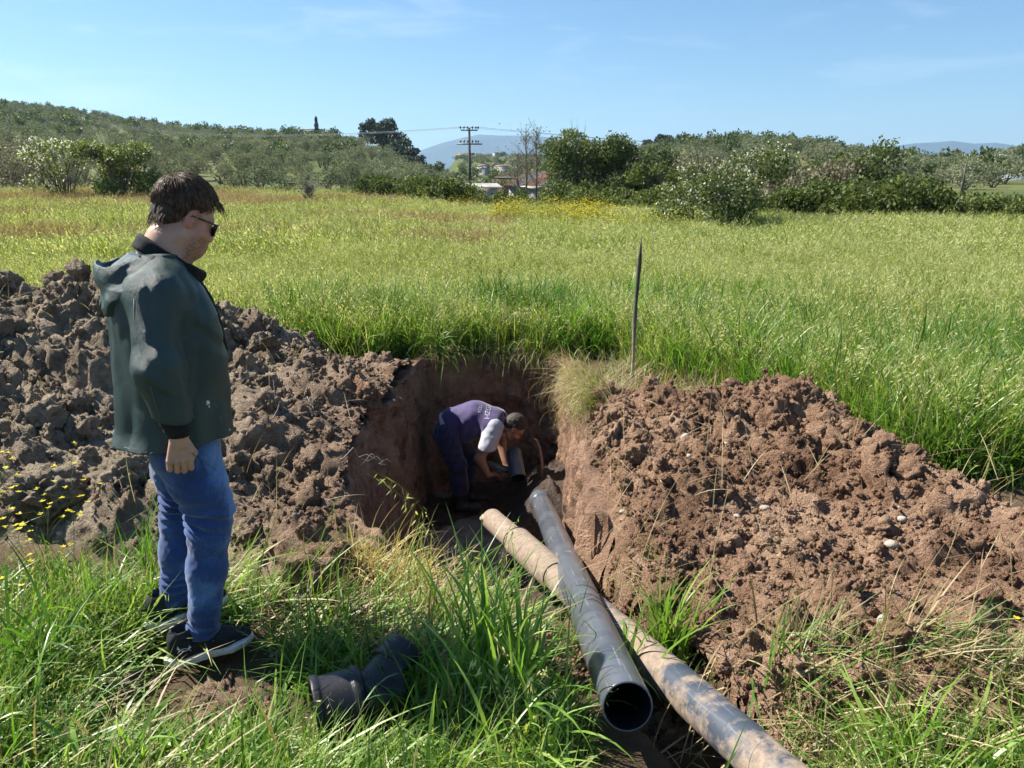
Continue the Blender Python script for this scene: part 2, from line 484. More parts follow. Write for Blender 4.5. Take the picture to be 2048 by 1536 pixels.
def clod_relief(x, y, h, amp=1.0, s=0):
    """dug earth: irregular steep-sided clods of very different sizes with crumbly gaps, smooth slabs in places"""
    p = P3(x, y)
    wx = x + .16 * vnoise(p * 3.1, s + 1) + .05 * vnoise(p * 9, s + 3) + .02 * vnoise(p * 25, s + 5)
    wy = y + .16 * vnoise(p * 3.1, s + 2) + .05 * vnoise(p * 9, s + 4) + .02 * vnoise(p * 25, s + 6)
    crumb = .35 + .85 * sst(-.3, .4, fbm(p * 1.7, 3, s + 77))
    o = .13 * fbm(p * 1.3, 3, s + 9)
    for sc, a, th in ((1.7, .15, .45), (3.3, .13, .35), (6.2, .085, .3), (11.5, .05, .3), (22., .026, .25)):
        d, rid = worley2(wx * sc, wy * sc, s + int(sc * 3))
        k = sst(th, th + .25, rid)                                        # only some cells carry a clod
        lump = sst(.62, .20, d + .16 * vnoise(p * sc * 2.6, s + 40)) * (.45 + .55 * rid)
        o = o + a * k * lump * (crumb if sc > 5 else 1) - a * .18
    r1 = 1 - np.abs(vnoise(np.stack([wx, wy, wx * 0], -1) * 9, s + 50)); r2 = 1 - np.abs(vnoise(np.stack([wx, wy, wx * 0], -1) * 19, s + 51))
    o = o + crumb * (.030 * (r1 - .6) + .018 * (r2 - .6) + .010 * vnoise(p * 38, s + 52))
    return o * amp

m_soil = soil_mat("field_soil", (.045, .030, .020), (.11, .075, .048), (.19, .14, .095))
m_grey_soil = soil_mat("grey_brown_soil", (.145, .105, .070), (.32, .25, .175), (.52, .435, .325), blend=(-1.9, -.7, ((.12, .07, .044), (.28, .175, .115), (.47, .33, .235))))
m_red_soil = soil_mat("red_brown_soil", (.14, .075, .042), (.34, .205, .13), (.56, .38, .255))
m_pit_soil = soil_mat("lightened_pit_soil", (.10, .056, .036), (.33, .195, .125), (.52, .34, .23), spec=.3, rough=.85)  # wall soil lightened in colour to stand in for weak bounce light

m_wet_shade_soil = soil_mat("wet_shade_mud", (.03, .02, .015), (.10, .065, .045), (.21, .135, .095), spec=.45, rough=.6)  # wet floor mud, darkened further to paint the pit's deep shade

# ---- ground sheet: fine near the camera, wider and wider towards the horizon
def axis(lo, hi, step, far_lo, far_hi, g=1.075):
    a = list(np.arange(lo, hi, step)); s = step
    up = []; v = a[-1]
    while v < far_hi: s *= g; v += s; up.append(v)
    dn = []; v = a[0]; s = step
    while v > far_lo: s *= g; v -= s; dn.append(v)
    return np.array(dn[::-1] + a + up)
gx = axis(-4.6, 4.4, .045, -7500, 7500); gy = axis(.4, 8.2, .045, -60, 9000)
X, Y = np.meshgrid(gx, gy, indexing='ij')
Z = terrain(X, Y)
nearm = (np.abs(X) < 5) & (Y < 9) & (Y > 0)
Zn = near_ground(X, Y)
Zn = Zn + (0.22 + .35 * sst(4, 3, Y) * sst(2.1, 2.4, Y)) * clod_relief(X, Y, 0, .6, 50) * nearm
pdn = np.full(X.shape, 9.); pdn[nearm] = pit_dist(X[nearm], Y[nearm])
Z = np.where(nearm, Zn, Z)
V = np.stack([X, Y, Z], -1).reshape(-1, 3)
F = grid_faces(len(gx), len(gy))
ic = inside(V[:, 0], V[:, 1], PIT)
F = F[~ic[F].all(1)]
keep = ~(ic[F].any(1)); F = F[keep]
# ground colour: bare soil near, grassy earth beyond the hedge
m, n, l, b = new_mat("ground_earth")
c = n.new('ShaderNodeNewGeometry').outputs['Position']
t = noise_node(n, l, c, 2.0, 7, .65); t2 = noise_node(n, l, c, .03, 6, .65)
ra = ramp(n, l, t.outputs[0], [(.3, (.05, .034, .022)), (.55, (.12, .082, .052)), (.75, (.20, .15, .10))])
rb = ramp(n, l, t2.outputs[0], [(.32, (.045, .07, .018)), (.5, (.085, .105, .032)), (.66, (.16, .14, .06)), (.75, (.24, .19, .12))])
sx = n.new('ShaderNodeSeparateXYZ'); l.new(c, sx.inputs[0])
gt = n.new('ShaderNodeMapRange'); gt.inputs[1].default_value = 7.2; gt.inputs[2].default_value = 9.0; l.new(sx.outputs[1], gt.inputs[0])
l.new(mix(n, l, gt.outputs[0], ra.outputs[0], rb.outputs[0]), b.inputs['Base Color'])
b.inputs['Roughness'].default_value = .95; b.inputs['Specular IOR Level'].default_value = .15
t3 = noise_node(n, l, c, 60, 7, .7); bp = n.new('ShaderNodeBump'); bp.inputs['Strength'].default_value = .8; bp.inputs['Distance'].default_value = .02
l.new(t3.outputs[0], bp.inputs['Height']); l.new(bp.outputs[0], b.inputs['Normal'])
m_ground = m
used = np.unique(F); remap = np.full(len(V), -1); remap[used] = np.arange(len(used))
ground = tag(mob("ground", V[used], remap[F], m_ground, smooth=True), kind='structure')

# ---- pit: walls, floor, water
zr = near_ground(RIM[:, 0], RIM[:, 1])
nrm = np.roll(RIM, -1, 0) - np.roll(RIM, 1, 0); nrm = np.stack([nrm[:, 1], -nrm[:, 0]], 1); nrm /= np.linalg.norm(nrm, axis=1, keepdims=True)
cen = RIM.mean(0); sgn = np.sign(((RIM - cen) * nrm).sum(1)); nrm *= sgn[:, None]       # outward
FLOOR = -1.27
nv = 84
vv = np.linspace(-1, 1, nv)
Wv = []
batter = np.interp(RIM[:, 1], [3.3, 3.6, 4.5, 7], [.5, .22, .20, .10])
for v in vv:
    if v < -.8:
        k = (v + 1) / .2; off = .16 * (1 - k); z = near_ground(RIM[:, 0] + nrm[:, 0] * off, RIM[:, 1] + nrm[:, 1] * off) + .012 + .03 * k
        p = RIM + nrm * off
    else:
        k = (v + .8) / 1.8; z = (zr + .03) + (FLOOR - .15 - zr) * k
        p = RIM - nrm * (batter * k ** .9)[:, None]
    Wv.append(np.column_stack([p, z]))
Wv = np.stack(Wv, 1)
Q = Wv.reshape(-1, 3)
dsp = (.06 * fbm(Q * np.array([3, 3, 2.2]), 4, 21) + .045 * (.5 - np.abs(vnoise(Q * 8, 24))) + .035 * fbm(Q * 13, 3, 22)).reshape(Wv.shape[:2])
rough_wall = .55 + .45 * sst(-.2, .5, vnoise(Wv * 1.1, 30))
w_in = np.clip((vv + 1) / .25, 0, 1)[None]
Wv[..., :2] += nrm[:, None, :] * (dsp * rough_wall * w_in)[..., None]
Wv[..., 2] += .02 * fbm(Wv * 14, 3, 23)
Wv = np.concatenate([Wv, Wv[:1]], 0)
Fw = grid_faces(Wv.shape[0], nv)
pit = tag(mob("pit_wall", Wv.reshape(-1, 3), Fw, m_pit_soil, smooth=True), kind='structure')
# smooth vertical layering on the cut face comes from a stretched noise in the soil
mt = m_pit_soil; n, l = mt.node_tree.nodes, mt.node_tree.links

fx = np.arange(-1.15, .75, .02); fy = np.arange(3.15, 7.6, .02)
X, Y = np.meshgrid(fx, fy, indexing='ij')
def pit_floor(X, Y):
    zf = FLOOR + .05 * fbm(P3(X * 3, Y * 3), 4, 41) + .028 * clod_relief(X, Y, 0, 5, 42) * .35
    ramp_ = sst(5.9, 3.7, Y) * sst(-.25, .3, X - .08 * (Y - 4))
    zf = zf + ramp_ * .66
    zf = zf + .42 * sst(-.12, .35, X) * sst(5.75, 6.2, Y) * (1 - .3 * sst(6.6, 7.2, Y))
    zf = zf + .25 * sst(-.72, -.95, X)
    zf = zf + clod_relief(X, Y, 0, .42, 43) * sst(-.2, .2, X)
    zf = zf - .06 * sst(.1, -.3, X) * sst(4.0, 4.6, Y) * sst(6.5, 6.0, Y)
    return zf
Zf = pit_floor(X, Y)
tag(mob("pit_floor", np.stack([X, Y, Zf], -1).reshape(-1, 3), grid_faces(len(fx), len(fy)), m_wet_shade_soil, smooth=True), kind='structure')

m, n, l, b = new_mat("muddy_water")
c = n.new('ShaderNodeNewGeometry').outputs['Position']
t = noise_node(n, l, c, 5, 4); r_ = ramp(n, l, t.outputs[0], [(.35, (.13, .115, .10)), (.7, (.30, .27, .235))]); l.new(r_.outputs[0], b.inputs['Base Color'])
b.inputs['Roughness'].default_value = .06; b.inputs['Specular IOR Level'].default_value = .8
t2 = noise_node(n, l, c, 9, 3); bp = n.new('ShaderNodeBump'); bp.inputs['Strength'].default_value = .12; bp.inputs['Distance'].default_value = .02
l.new(t2.outputs[0], bp.inputs['Height']); l.new(bp.outputs[0], b.inputs['Normal'])
wx, wy = np.meshgrid(np.arange(-1.0, .45, .05), np.arange(3.7, 7.0, .05), indexing='ij')
tag(mob("water", np.stack([wx, wy, np.full(wx.shape, FLOOR - .012)], -1).reshape(-1, 3), grid_faces(*wx.shape), m, smooth=True), kind='structure')

# ---- heaps of dug-out soil: each one thing, its loose clods and stones are its parts
def rock_mesh(name, seed, mat, sub=2, rough=.35, flat=.8, sc=1.0, crumbly=0.0):
    import bmesh
    bm = bmesh.new(); bmesh.ops.create_icosphere(bm, subdivisions=sub, radius=1)
    V = np.array([v.co[:] for v in bm.verts]); F = np.array([[v.index for v in f.verts] for f in bm.faces]); bm.free()
    d = 1 + rough * fbm(V * 1.3 + seed * 7.1, 5, seed, .68) + rough * .4 * (1 - 2 * np.abs(vnoise(V * 3.1 + seed, seed + 3)))
    if crumbly: d = d + crumbly * (.16 * (.5 - np.abs(vnoise(V * 4.1 + seed, seed + 8))) + .12 * (.5 - np.abs(vnoise(V * 8.3 + seed, seed + 9))) + .08 * vnoise(V * 17 + seed, seed + 10))
    V = V * d[:, None] * np.array([1, .85, flat]) * sc
    return mesh_from(name, V, F, mat, smooth=True)

def heap_mesh(name, hf, x0, x1, y0, y1, step, mat, label, s, amp):
    X, Y = np.meshgrid(np.arange(x0, x1, step), np.arange(y0, y1, step), indexing='ij')
    h = hf(X, Y); base = near_ground(X, Y)
    rel = clod_relief(X, Y, h, 1.0, s)
    pd = pit_dist(X, Y)
    edge = sst(0.0, .07, h)
    Z = base + h + rel * amp * edge * (0.5 + .5 * sst(.05, .35, h)) - .06 * (1 - edge) - .05 * (h < .004)
    Z = Z * 1.0
    # overhanging crumbs: push vertices sideways a little
    dx = .03 * vnoise(P3(X * 14, Y * 14, Z * 14), s + 60); dy = .03 * vnoise(P3(X * 14, Y * 14, Z * 14), s + 61)
    V = np.stack([X + dx, Y + dy, Z], -1).reshape(-1, 3)
    F = grid_faces(*X.shape)
    ok = ((h > .002) & (pd > .02)).ravel()
    F = F[ok[F].all(1)]
    used = np.unique(F); remap = np.full(len(V), -1); remap[used] = np.arange(len(used))
    o = tag(mob(name, V[used], remap[F], mat, smooth=True), label, "soil heap")
    return o, (X, Y, Z, h, pd)

heapL, gL = heap_mesh("soil_heap", heap_left, -6.6, -.55, 2.7, 7.7, .0145, m_grey_soil, "tall grey-brown heap of dug soil behind the man in the dark green jacket", 100, .84)
heapR, gR = heap_mesh("soil_heap", heap_right, .38, 3.6, 1.6, 6.0, .0125, m_red_soil, "lower reddish-brown heap of dug soil to the right of the pit and pipes", 200, .8)

def heap_z(g):
    X, Y, Z, h, pd = g
    x0, y0 = X[0, 0], Y[0, 0]; st = X[1, 0] - X[0, 0]; st2 = Y[0, 1] - Y[0, 0]
    def f(x, y):
        i = np.clip(((np.asarray(x) - x0) / st).astype(int), 0, X.shape[0] - 1); j = np.clip(((np.asarray(y) - y0) / st2).astype(int), 0, X.shape[1] - 1)
        return Z[i, j], h[i, j]
    return f
zL, zR = heap_z(gL), heap_z(gR)
def surf_z(x, y):
    x = np.asarray(x, float); y = np.asarray(y, float)
    z = near_ground(x, y)
    a, ha = zL(x, y); b_, hb = zR(x, y)
    z = np.where((ha > .02) & (x < -.55) & (x > -6.6) & (y > 2.7) & (y < 7.7), np.maximum(z, a), z)
    z = np.where((hb > .02) & (x > .38) & (x < 3.6) & (y > 1.6) & (y < 6.0), np.maximum(z, b_), z)
    return z

m_pebble = simple("pale_limestone", (.33, .285, .23), .85, .2, 20, .4, 90)
clodsL = [rock_mesh("clod", k, m_grey_soil, 4, .40, .72, 1.0, 1.0) for k in range(6)]
clodsR = [rock_mesh("clod", 20 + k, m_red_soil, 4, .40, .72, 1.0, 1.0) for k in range(6)]
stones = [rock_mesh("stone", 40 + k, m_pebble, 2, .16, .6) for k in range(4)]
def sample_heap(n, hf, box_, lo, rs, clip_pit=.06):
    out = []
    while len(out) < n:
        x = rs.uniform(box_[0], box_[1], 4000); y = rs.uniform(box_[2], box_[3], 4000)
        ok = (hf(x, y) > lo) & (pit_dist(x, y) > clip_pit)
        out += list(zip(x[ok], y[ok]))
    return np.array(out[:n])
def cover_heap(parent, hf, zf, box_, meshes, nbig, nsmall, nst, seed, big=(.03, .075), small=(.004, .017)):
    rs = np.random.default_rng(seed)
    P = sample_heap(nbig, hf, box_, .03, rs)
    z, _ = zf(P[:, 0], P[:, 1])
    for i, (x, y) in enumerate(P):
        s = big[0] + (big[1] - big[0]) * rs.random() ** 2.6
        link("clod", meshes[rs.integers(len(meshes))], parent, (x, y, z[i] + s * .1), rs.uniform(0, 6.28, 3), s)
    P = sample_heap(nst, hf, box_, .03, rs); z, _ = zf(P[:, 0], P[:, 1])
    for i, (x, y) in enumerate(P):
        s = .010 + .022 * rs.random() ** 2
        link("stone", stones[rs.integers(len(stones))], parent, (x, y, z[i] + s * .3), (rs.uniform(-.5, .5), rs.uniform(-.5, .5), rs.uniform(0, 6.28)), s)
    P = sample_heap(nsmall, hf, box_, .008, rs, .03); z, _ = zf(P[:, 0], P[:, 1])
    s = small[0] + (small[1] - small[0]) * rs.random(nsmall) ** 2
    pts = np.column_stack([P, z + s * .3])
    scatter("crumbs", meshes, pts, rs.uniform(0, 6.28, (nsmall, 3)), np.repeat(s[:, None], 3, 1), rs.integers(0, len(meshes), nsmall), parent)
cover_heap(heapL, heap_left, zL, (-5.2, -.6, 2.8, 6.6), clodsL, 280, 9000, 26, 11, (.03, .10))
cover_heap(heapR, heap_right, zR, (.4, 3.2, 1.75, 5.6), clodsR, 280, 12000, 60, 12, (.02, .075))

# loose clods on the ground around the pit and feet (each a thing of its own)
def ground_clod(x, y, s, mesh, label, group=None, dz=.3, rot=None, sq=(1, 1, 1)):
    z = float(surf_z(np.array([x]), np.array([y]))[0])
    o = link("soil_clod", mesh, None, (x, y, z + s * dz), rot or (0.3, 0.2, x * 7), (s * sq[0], s * sq[1], s * sq[2]))
    return tag(o, label, "clod", group)
ground_clod(-.80, 2.98, .17, rock_mesh("large_clod", 61, m_grey_soil, 5, .4, .8, 1.0, 1.0), "large lumpy brown clod between the straw bundle and the man's feet", dz=.25)
ground_clod(-1.04, 5.15, .11, rock_mesh("large_clod", 62, m_red_soil, 5, .35, .9, 1.0, 1.0), "round dark red-brown clod on the left rim of the pit")
ground_clod(-.98, 2.20, .12, rock_mesh("large_clod", 63, m_grey_soil, 5, .4, .5, 1.0, 1.0), "flat trodden clod just below the front white-soled shoe", dz=-.25)
ground_clod(-1.40, 2.34, .10, rock_mesh("large_clod", 64, m_grey_soil, 5, .4, .55, 1.0, 1.0), "brown clod behind the heel of the front shoe", dz=-.2)
ground_clod(-.85, 2.12, .12, rock_mesh("large_clod", 65, m_grey_soil, 5, .4, .5, 1.0, 1.0), "shaded clod in the grass left of the black pipe fitting", dz=-.1)
ground_clod(-2.35, 3.55, .19, rock_mesh("large_clod", 66, m_grey_soil, 5, .3, .7, 1.0, 1.0), "big pale grey block of earth at the lower left foot of the tall heap", dz=.35)
ground_clod(-1.95, 3.62, .12, rock_mesh("large_clod", 67, m_grey_soil, 5, .3, .8, 1.0, 1.0), "smaller pale clod right of the big grey block at the heap foot", dz=.35)
ORD = ["first", "second", "third", "fourth", "fifth", "sixth", "seventh", "eighth", "ninth", "tenth", "eleventh", "twelfth", "thirteenth", "fourteenth", "fifteenth"]
for k, (x, y, s) in enumerate(sorted([(1.5, 2.05, .05), (1.15, 2.15, .045), (1.85, 2.25, .07), (1.3, 2.32, .06), (.95, 2.2, .04), (1.62, 2.38, .08), (.62, 2.75, .05), (.78, 2.6, .06)])):
    ground_clod(x, y, s, clodsR[k % 6], "small reddish crumb of earth in the trampled straw, %s from the left" % ORD[k], "crumbs of earth in the straw")

# ---- mountains far behind
def mountain(name, prof, r0, r1, mat):
    az = np.array([az_el(a, b)[0] for a, b in prof]); zt = np.array([CAM_H + (r0 + r1) / 2 * math.tan(az_el(a, b)[1]) for a, b in prof])
    A = np.linspace(az[0], az[-1], 260); Rr = np.linspace(r0, r1, 40)
    AA, RR = np.meshgrid(A, Rr, indexing='ij')
    rt = (r0 + r1) / 2
    bump = np.clip(1 - np.abs(RR - rt) / (rt - r0), 0, 1)
    X, Y = RR * np.sin(AA), RR * np.cos(AA)
    Z = np.interp(AA, az, zt) * bump ** .8 * (1 + .10 * fbm(P3(X / 500, Y / 500), 5, 70) * (1 - bump ** 3)) + 4 * (1 - bump)
    return tag(mob(name, np.stack([X, Y, Z], -1).reshape(-1, 3), grid_faces(*X.shape), mat, smooth=True), kind='structure')
m_mt = simple("mountain_scrub", (.02, .04, .05), .95, .3, .004)
mountain("mountain", [(780, 318), (830, 304), (880, 286), (930, 273), (960, 268), (1000, 270), (1050, 270), (1120, 274), (1200, 279), (1260, 286), (1330, 300), (1420, 320)], 5000, 7400, m_mt)
mountain("mountain", [(1600, 310), (1680, 296), (1740, 291), (1780, 292), (1830, 285), (1870, 283), (1905, 280), (1950, 286), (1990, 284), (2030, 290), (2090, 300), (2200, 315)], 5400, 7600, m_mt)
# ------------------------------------------------------------------ grass
def blades(mb, n, rad, h, w, seg=5, droop=.5, lean=.35, rs=rng, hv=.3, base=(0, 0, 0), heading=None, wprof=1.0, twist=.6):
    """n curved ribbons; h height, droop how far the tip arches over"""
    a = rs.uniform(0, 2 * np.pi, n) if heading is None else rs.normal(heading[0], heading[1], n)
    rr = rad * np.sqrt(rs.random(n)); b = rs.uniform(0, 2 * np.pi, n)
    hh = h * (1 + hv * rs.normal(size=n).clip(-2, 2)); ww = w * rs.uniform(.6, 1.3, n)
    ln = np.abs(rs.normal(lean, lean * .6, n)); dr = droop * rs.uniform(.2, 1.8, n)
    t = np.linspace(0, 1, seg + 1)[None]
    ang = ln[:, None] + dr[:, None] * t ** 1.6 * 2.2                 # angle from the vertical along the blade
    ds = hh[:, None] / seg
    dxy = np.cumsum(np.sin(ang) * ds, 1) - np.sin(ang) * ds; dz = np.cumsum(np.cos(ang) * ds, 1) - np.cos(ang) * ds
    cx = base[0] + rr * np.cos(b); cy_ = base[1] + rr * np.sin(b)
    px = cx[:, None] + dxy * np.cos(a)[:, None]; py = cy_[:, None] + dxy * np.sin(a)[:, None]; pz = base[2] + dz
    wd = ww[:, None] * (1 - t ** 2.2) * (.55 + .45 * np.minimum(1, t * 3)) * wprof * .5
    ta_ = a[:, None] + np.pi / 2 + rs.normal(0, twist, n)[:, None] * (.4 + t)
    sx_, sy_ = np.cos(ta_) * wd, np.sin(ta_) * wd
    L = np.stack([px - sx_, py - sy_, pz], -1); Rr = np.stack([px + sx_, py + sy_, pz + wd * .3], -1)
    V = np.stack([L, Rr], 2).reshape(n, -1, 3)                       # (n, 2(seg+1), 3)
    k = np.arange(seg)[None, :] * 2; i0 = np.arange(n)[:, None] * 2 * (seg + 1)
    F = np.stack([i0 + k, i0 + k + 1, i0 + k + 3, i0 + k + 2], -1).reshape(-1, 4)
    mb.add(V.reshape(-1, 3), F, v=np.repeat(rs.random(n), 2 * (seg + 1)))
    return mb

def oat(mb, h, rs, lean=.1, base=(0, 0, 0), heading=None, nsp=14, size=.022, stalk=.0014, v0=1.3, droop=.5):
    """wild oat / brome: thin stalk with a nodding head of spikelets"""
    a = rs.uniform(0, 6.28) if heading is None else heading
    m = 9; t = np.linspace(0, 1, m); ang = lean + droop * t ** 2.5 * 1.6
    x = np.cumsum(np.sin(ang)) * h / m; z = np.cumsum(np.cos(ang)) * h / m
    P = np.stack([base[0] + x * math.cos(a), base[1] + x * math.sin(a), base[2] + z], -1)
    P = np.vstack([np.array(base)[None], P])
    V, F = tube(P, np.linspace(stalk, stalk * .4, len(P)), 3, cap=False)
    mb.add(V, F, v=np.full(len(V), .8))
    for k in range(nsp):
        f = .55 + .45 * (k / nsp)
        p = np.array([np.interp(f, np.linspace(0, 1, len(P)), P[:, j]) for j in range(3)])
        aa = rs.uniform(0, 6.28); ln = size * rs.uniform(.7, 1.3)
        off = np.array([math.cos(aa), math.sin(aa), rs.uniform(-.2, .3)]) * size * rs.uniform(.3, 1.1) * (1.3 - f)
        q = p + off; d = np.array([math.cos(aa) * .5, math.sin(aa) * .5, -1.0 + rs.uniform(-.2, .9)]); d /= np.linalg.norm(d)
        s = np.cross(d, [math.cos(aa + 1), math.sin(aa + 1), .2]); s /= np.linalg.norm(s); s *= ln * .11
        Vv = np.array([p, q, q + d * ln * .45 + s, q + d * ln * .45 - s, q + d * ln * 1.25])
        mb.add(Vv, [np.array([[1, 2, 3], [2, 4, 3]]), ], v=np.full(5, v0))
    return mb

def flowers(mb, n, h, rs, size=.006, spread=.12, stalk=.0012, nper=7):
    """wiry branching stems with small petals on top; petals carry v=2"""
    for k in range(n):
        a = rs.uniform(0, 6.28); hh = h * rs.uniform(.7, 1.15); ln = rs.uniform(.05, .35)
        b0 = np.array([rs.normal(0, spread * .4), rs.normal(0, spread * .4), 0])
        top = b0 + np.array([math.cos(a) * hh * ln, math.sin(a) * hh * ln, hh])
        mid = (b0 + top) / 2 + rs.normal(0, .02, 3)
        V, F = tube([b0, mid, top], [stalk, stalk * .8, stalk * .5], 3, cap=False); mb.add(V, F, v=np.full(len(V), .4))
        for j in range(nper):
            f = rs.uniform(.35, 1.0); p = b0 + (top - b0) * f
            q = p + np.array([rs.normal(0, 1), rs.normal(0, 1), rs.uniform(.4, 1.6)]) * spread * .3
            V, F = tube([p, (p + q) / 2 + [0, 0, .01], q], stalk * .4, 3, cap=False); mb.add(V, F, v=np.full(len(V), .4))
            for e in range(4):
                aa = e * 1.57 + rs.uniform(0, 1); d = np.array([math.cos(aa), math.sin(aa), rs.uniform(.0, .6)]) * size; s = np.array([-math.sin(aa), math.cos(aa), 0]) * size * .5
                mb.add(np.array([q, q + d * .6 + s, q + d * 1.2, q + d * .6 - s]), np.array([[0, 1, 2, 3]]), v=np.full(4, 2.0))
    return mb

def with_flower(mat, col=(.75, .62, .02)):
    """give the foliage material petals where attribute v is 2"""
    n, l = mat.node_tree.nodes, mat.node_tree.links
    b = n['Principled BSDF']; src = b.inputs['Base Color'].links[0].from_socket
    at = n.new('ShaderNodeAttribute'); at.attribute_name = 'v'
    gt = n.new('ShaderNodeMath'); gt.operation = 'GREATER_THAN'; gt.inputs[1].default_value = 1.5; l.new(at.outputs['Fac'], gt.inputs[0])
    c = mix(n, l, gt.outputs[0], src, col)
    l.new(c, b.inputs['Base Color'])
    tr = [x for x in n if x.bl_idname == 'ShaderNodeBsdfTranslucent'][0]; tm = tr.inputs['Color'].links[0].from_node
    l.new(c, tm.inputs[1])
    return mat

G_LUSH = [(.10, (.035, .09, .014)), (.45, (.095, .215, .022)), (.8, (.24, .40, .06)), (.97, (.44, .50, .17))]
G_FIELD = [(.12, (.075, .13, .018)), (.42, (.17, .25, .035)), (.68, (.31, .36, .075)), (.95, (.62, .60, .34))]
G_DRY = [(.15, (.17, .13, .06)), (.5, (.34, .27, .14)), (.9, (.56, .48, .30))]
m_lush = with_flower(leaf_mat("lush_grass", G_LUSH, .42, .38, spec=.6))
m_shade_grass = leaf_mat("shade_toned_grass", [(.1, (.025, .07, .008)), (.5, (.06, .145, .016)), (.9, (.14, .25, .045))], .36, .55, spec=.3)  # darker grass copy: the shade of the bank clumps is put into its colour
m_bright = leaf_mat("bright_grass", [(.1, (.10, .20, .02)), (.5, (.21, .34, .05)), (.9, (.40, .48, .14))], .42, .4, spec=.5)
m_field = with_flower(leaf_mat("field_grass", G_FIELD, .45, .55, patch=.0))
m_straw = leaf_mat("straw", G_DRY, .3, .6)
m_russet = leaf_mat("russet_grass", [(.15, (.12, .12, .03)), (.5, (.27, .20, .085)), (.9, (.42, .32, .18))], .4, .6)
m_mustard = with_flower(leaf_mat("mustard_stems", [(.2, (.06, .11, .02)), (.8, (.20, .26, .05))], .35, .55), (.72, .60, .02))

rs = np.random.default_rng(3)
# templates
def T(f, mat, name, k=3, smooth=False):
    out = []
    for i in range(k):
        mb = MB(); f(mb, np.random.default_rng(100 + i + abs(hash(name)) % 1)); out.append(mb.mesh(name, mat, smooth))
    return out
def t_mid(mb, r):
    blades(mb, 46, .17, .40, .0085, 4, .35, .18, r); 
    for k in range(11): oat(mb, r.uniform(.45, .66), r, .12, (r.normal(0, .09), r.normal(0, .09), 0), nsp=9, size=.028, stalk=.0020)
def t_mid2(mb, r):
    blades(mb, 56, .17, .36, .009, 4, .5, .25, r, v0 := .3)
def t_far(mb, r):
    blades(mb, 52, .36, .42, .016, 3, .32, .2, r)
    for k in range(14): oat(mb, r.uniform(.46, .68), r, .12, (r.normal(0, .2), r.normal(0, .2), 0), nsp=6, size=.045, stalk=.004)
def t_rus(mb, r):
    blades(mb, 44, .36, .46, .014, 3, .35, .2, r)
    for k in range(12): oat(mb, r.uniform(.45, .65), r, .15, (r.normal(0, .2), r.normal(0, .2), 0), nsp=7, size=.045, stalk=.004)
def t_lush(mb, r): blades(mb, 44, .15, .40, .010, 6, .65, .35, r, .4); blades(mb, 14, .15, .34, .018, 8, 1.0, .45, r, .3)
def t_lush2(mb, r):
    blades(mb, 40, .13, .46, .011, 6, .4, .16, r); blades(mb, 25, .13, .3, .013, 6, .9, .5, r)
def t_floc(mb, r): blades(mb, 26, .12, .26, .007, 5, .5, .3, r); flowers(mb, 6, .34, r, .011, .14, .0016, 7)
def t_yell(mb, r): blades(mb, 12, .2, .4, .012, 3, .3, .2, r); flowers(mb, 9, .66, r, .019, .40, .003, 9)

T_mid = T(t_mid, m_field, "mid_tuft", 4)
def _t2(mb, r): blades(mb, 56, .17, .36, .009, 4, .5, .25, r)
T_mid += T(_t2, m_field, "leafy_tuft", 2)
T_far = T(t_far, m_field, "far_tuft", 4)
T_rus = T(t_rus, m_russet, "russet_tuft", 3)
T_lush = T(t_lush, m_lush, "lush_tuft", 3) + T(t_lush2, m_lush, "tall_lush_tuft", 3)
T_shade = T(t_lush, m_shade_grass, 'shade_tuft', 2) + T(t_lush2, m_shade_grass, 'tall_shade_tuft', 2)
T_flo = T(t_floc, m_lush, "flowering_tuft", 3)
T_yel = T(t_yell, m_mustard, "mustard_tuft", 3)

def in_view(x, y, mx=1.2):
    return np.abs(x) < (y * .69 + mx)
def place(n, x0, x1, y0, y1, keepf, rs, power=1.0):
    x = rs.uniform(x0, x1, n); y = y0 + (y1 - y0) * rs.random(n) ** power
    k = keepf(x, y) & in_view(x, y); return x[k], y[k]
def eul(n, rs, tilt=.12): return np.column_stack([rs.normal(0, tilt, n), rs.normal(0, tilt, n), rs.uniform(0, 6.28, n)])
def sc(n, rs, lo, hi, zlo=None, zhi=None):
    s = rs.uniform(lo, hi, n); z = s if zlo is None else s * rs.uniform(zlo, zhi, n)
    return np.column_stack([s, s, z])
def heaps_clear(x, y, lim=.03):
    return (heap_left(x, y) < lim) & (heap_right(x, y) < lim)

# the meadow: from the pit's far rim to the hedge
def meadow_ok(x, y):
    az = np.arctan2(x, y); far = np.interp(az, [-.5, -.2, -.1, 0, .15, .3], [47, 44, 38, 34, 28, 26]) + 1.5 * vnoise(P3(x * .3, y * .3), 8)
    return (y < far) & (pit_dist(x, y) > .10) & heaps_clear(x, y, .10) & (y > 7.25 - 1.2 * sst(.9, 1.6, x) - 1.6 * sst(1.6, 2.4, x) - 1.2 * sst(2.2, 3.2, x) - .1 * sst(-1, -1.5, x))
rs = np.random.default_rng(21)
x, y = place(15000, -10, 10, 4.2, 13, meadow_ok, rs)
kid = rs.integers(0, 6, len(x))
hm = 1 + .22 * vnoise(P3(x * .5, y * .5), 9)
s = sc(len(x), rs, .85, 1.2); s[:, 2] *= hm
scatter("meadow_grass", T_mid, np.column_stack([x, y, near_ground(x, y)]), eul(len(x), rs), s, kid)
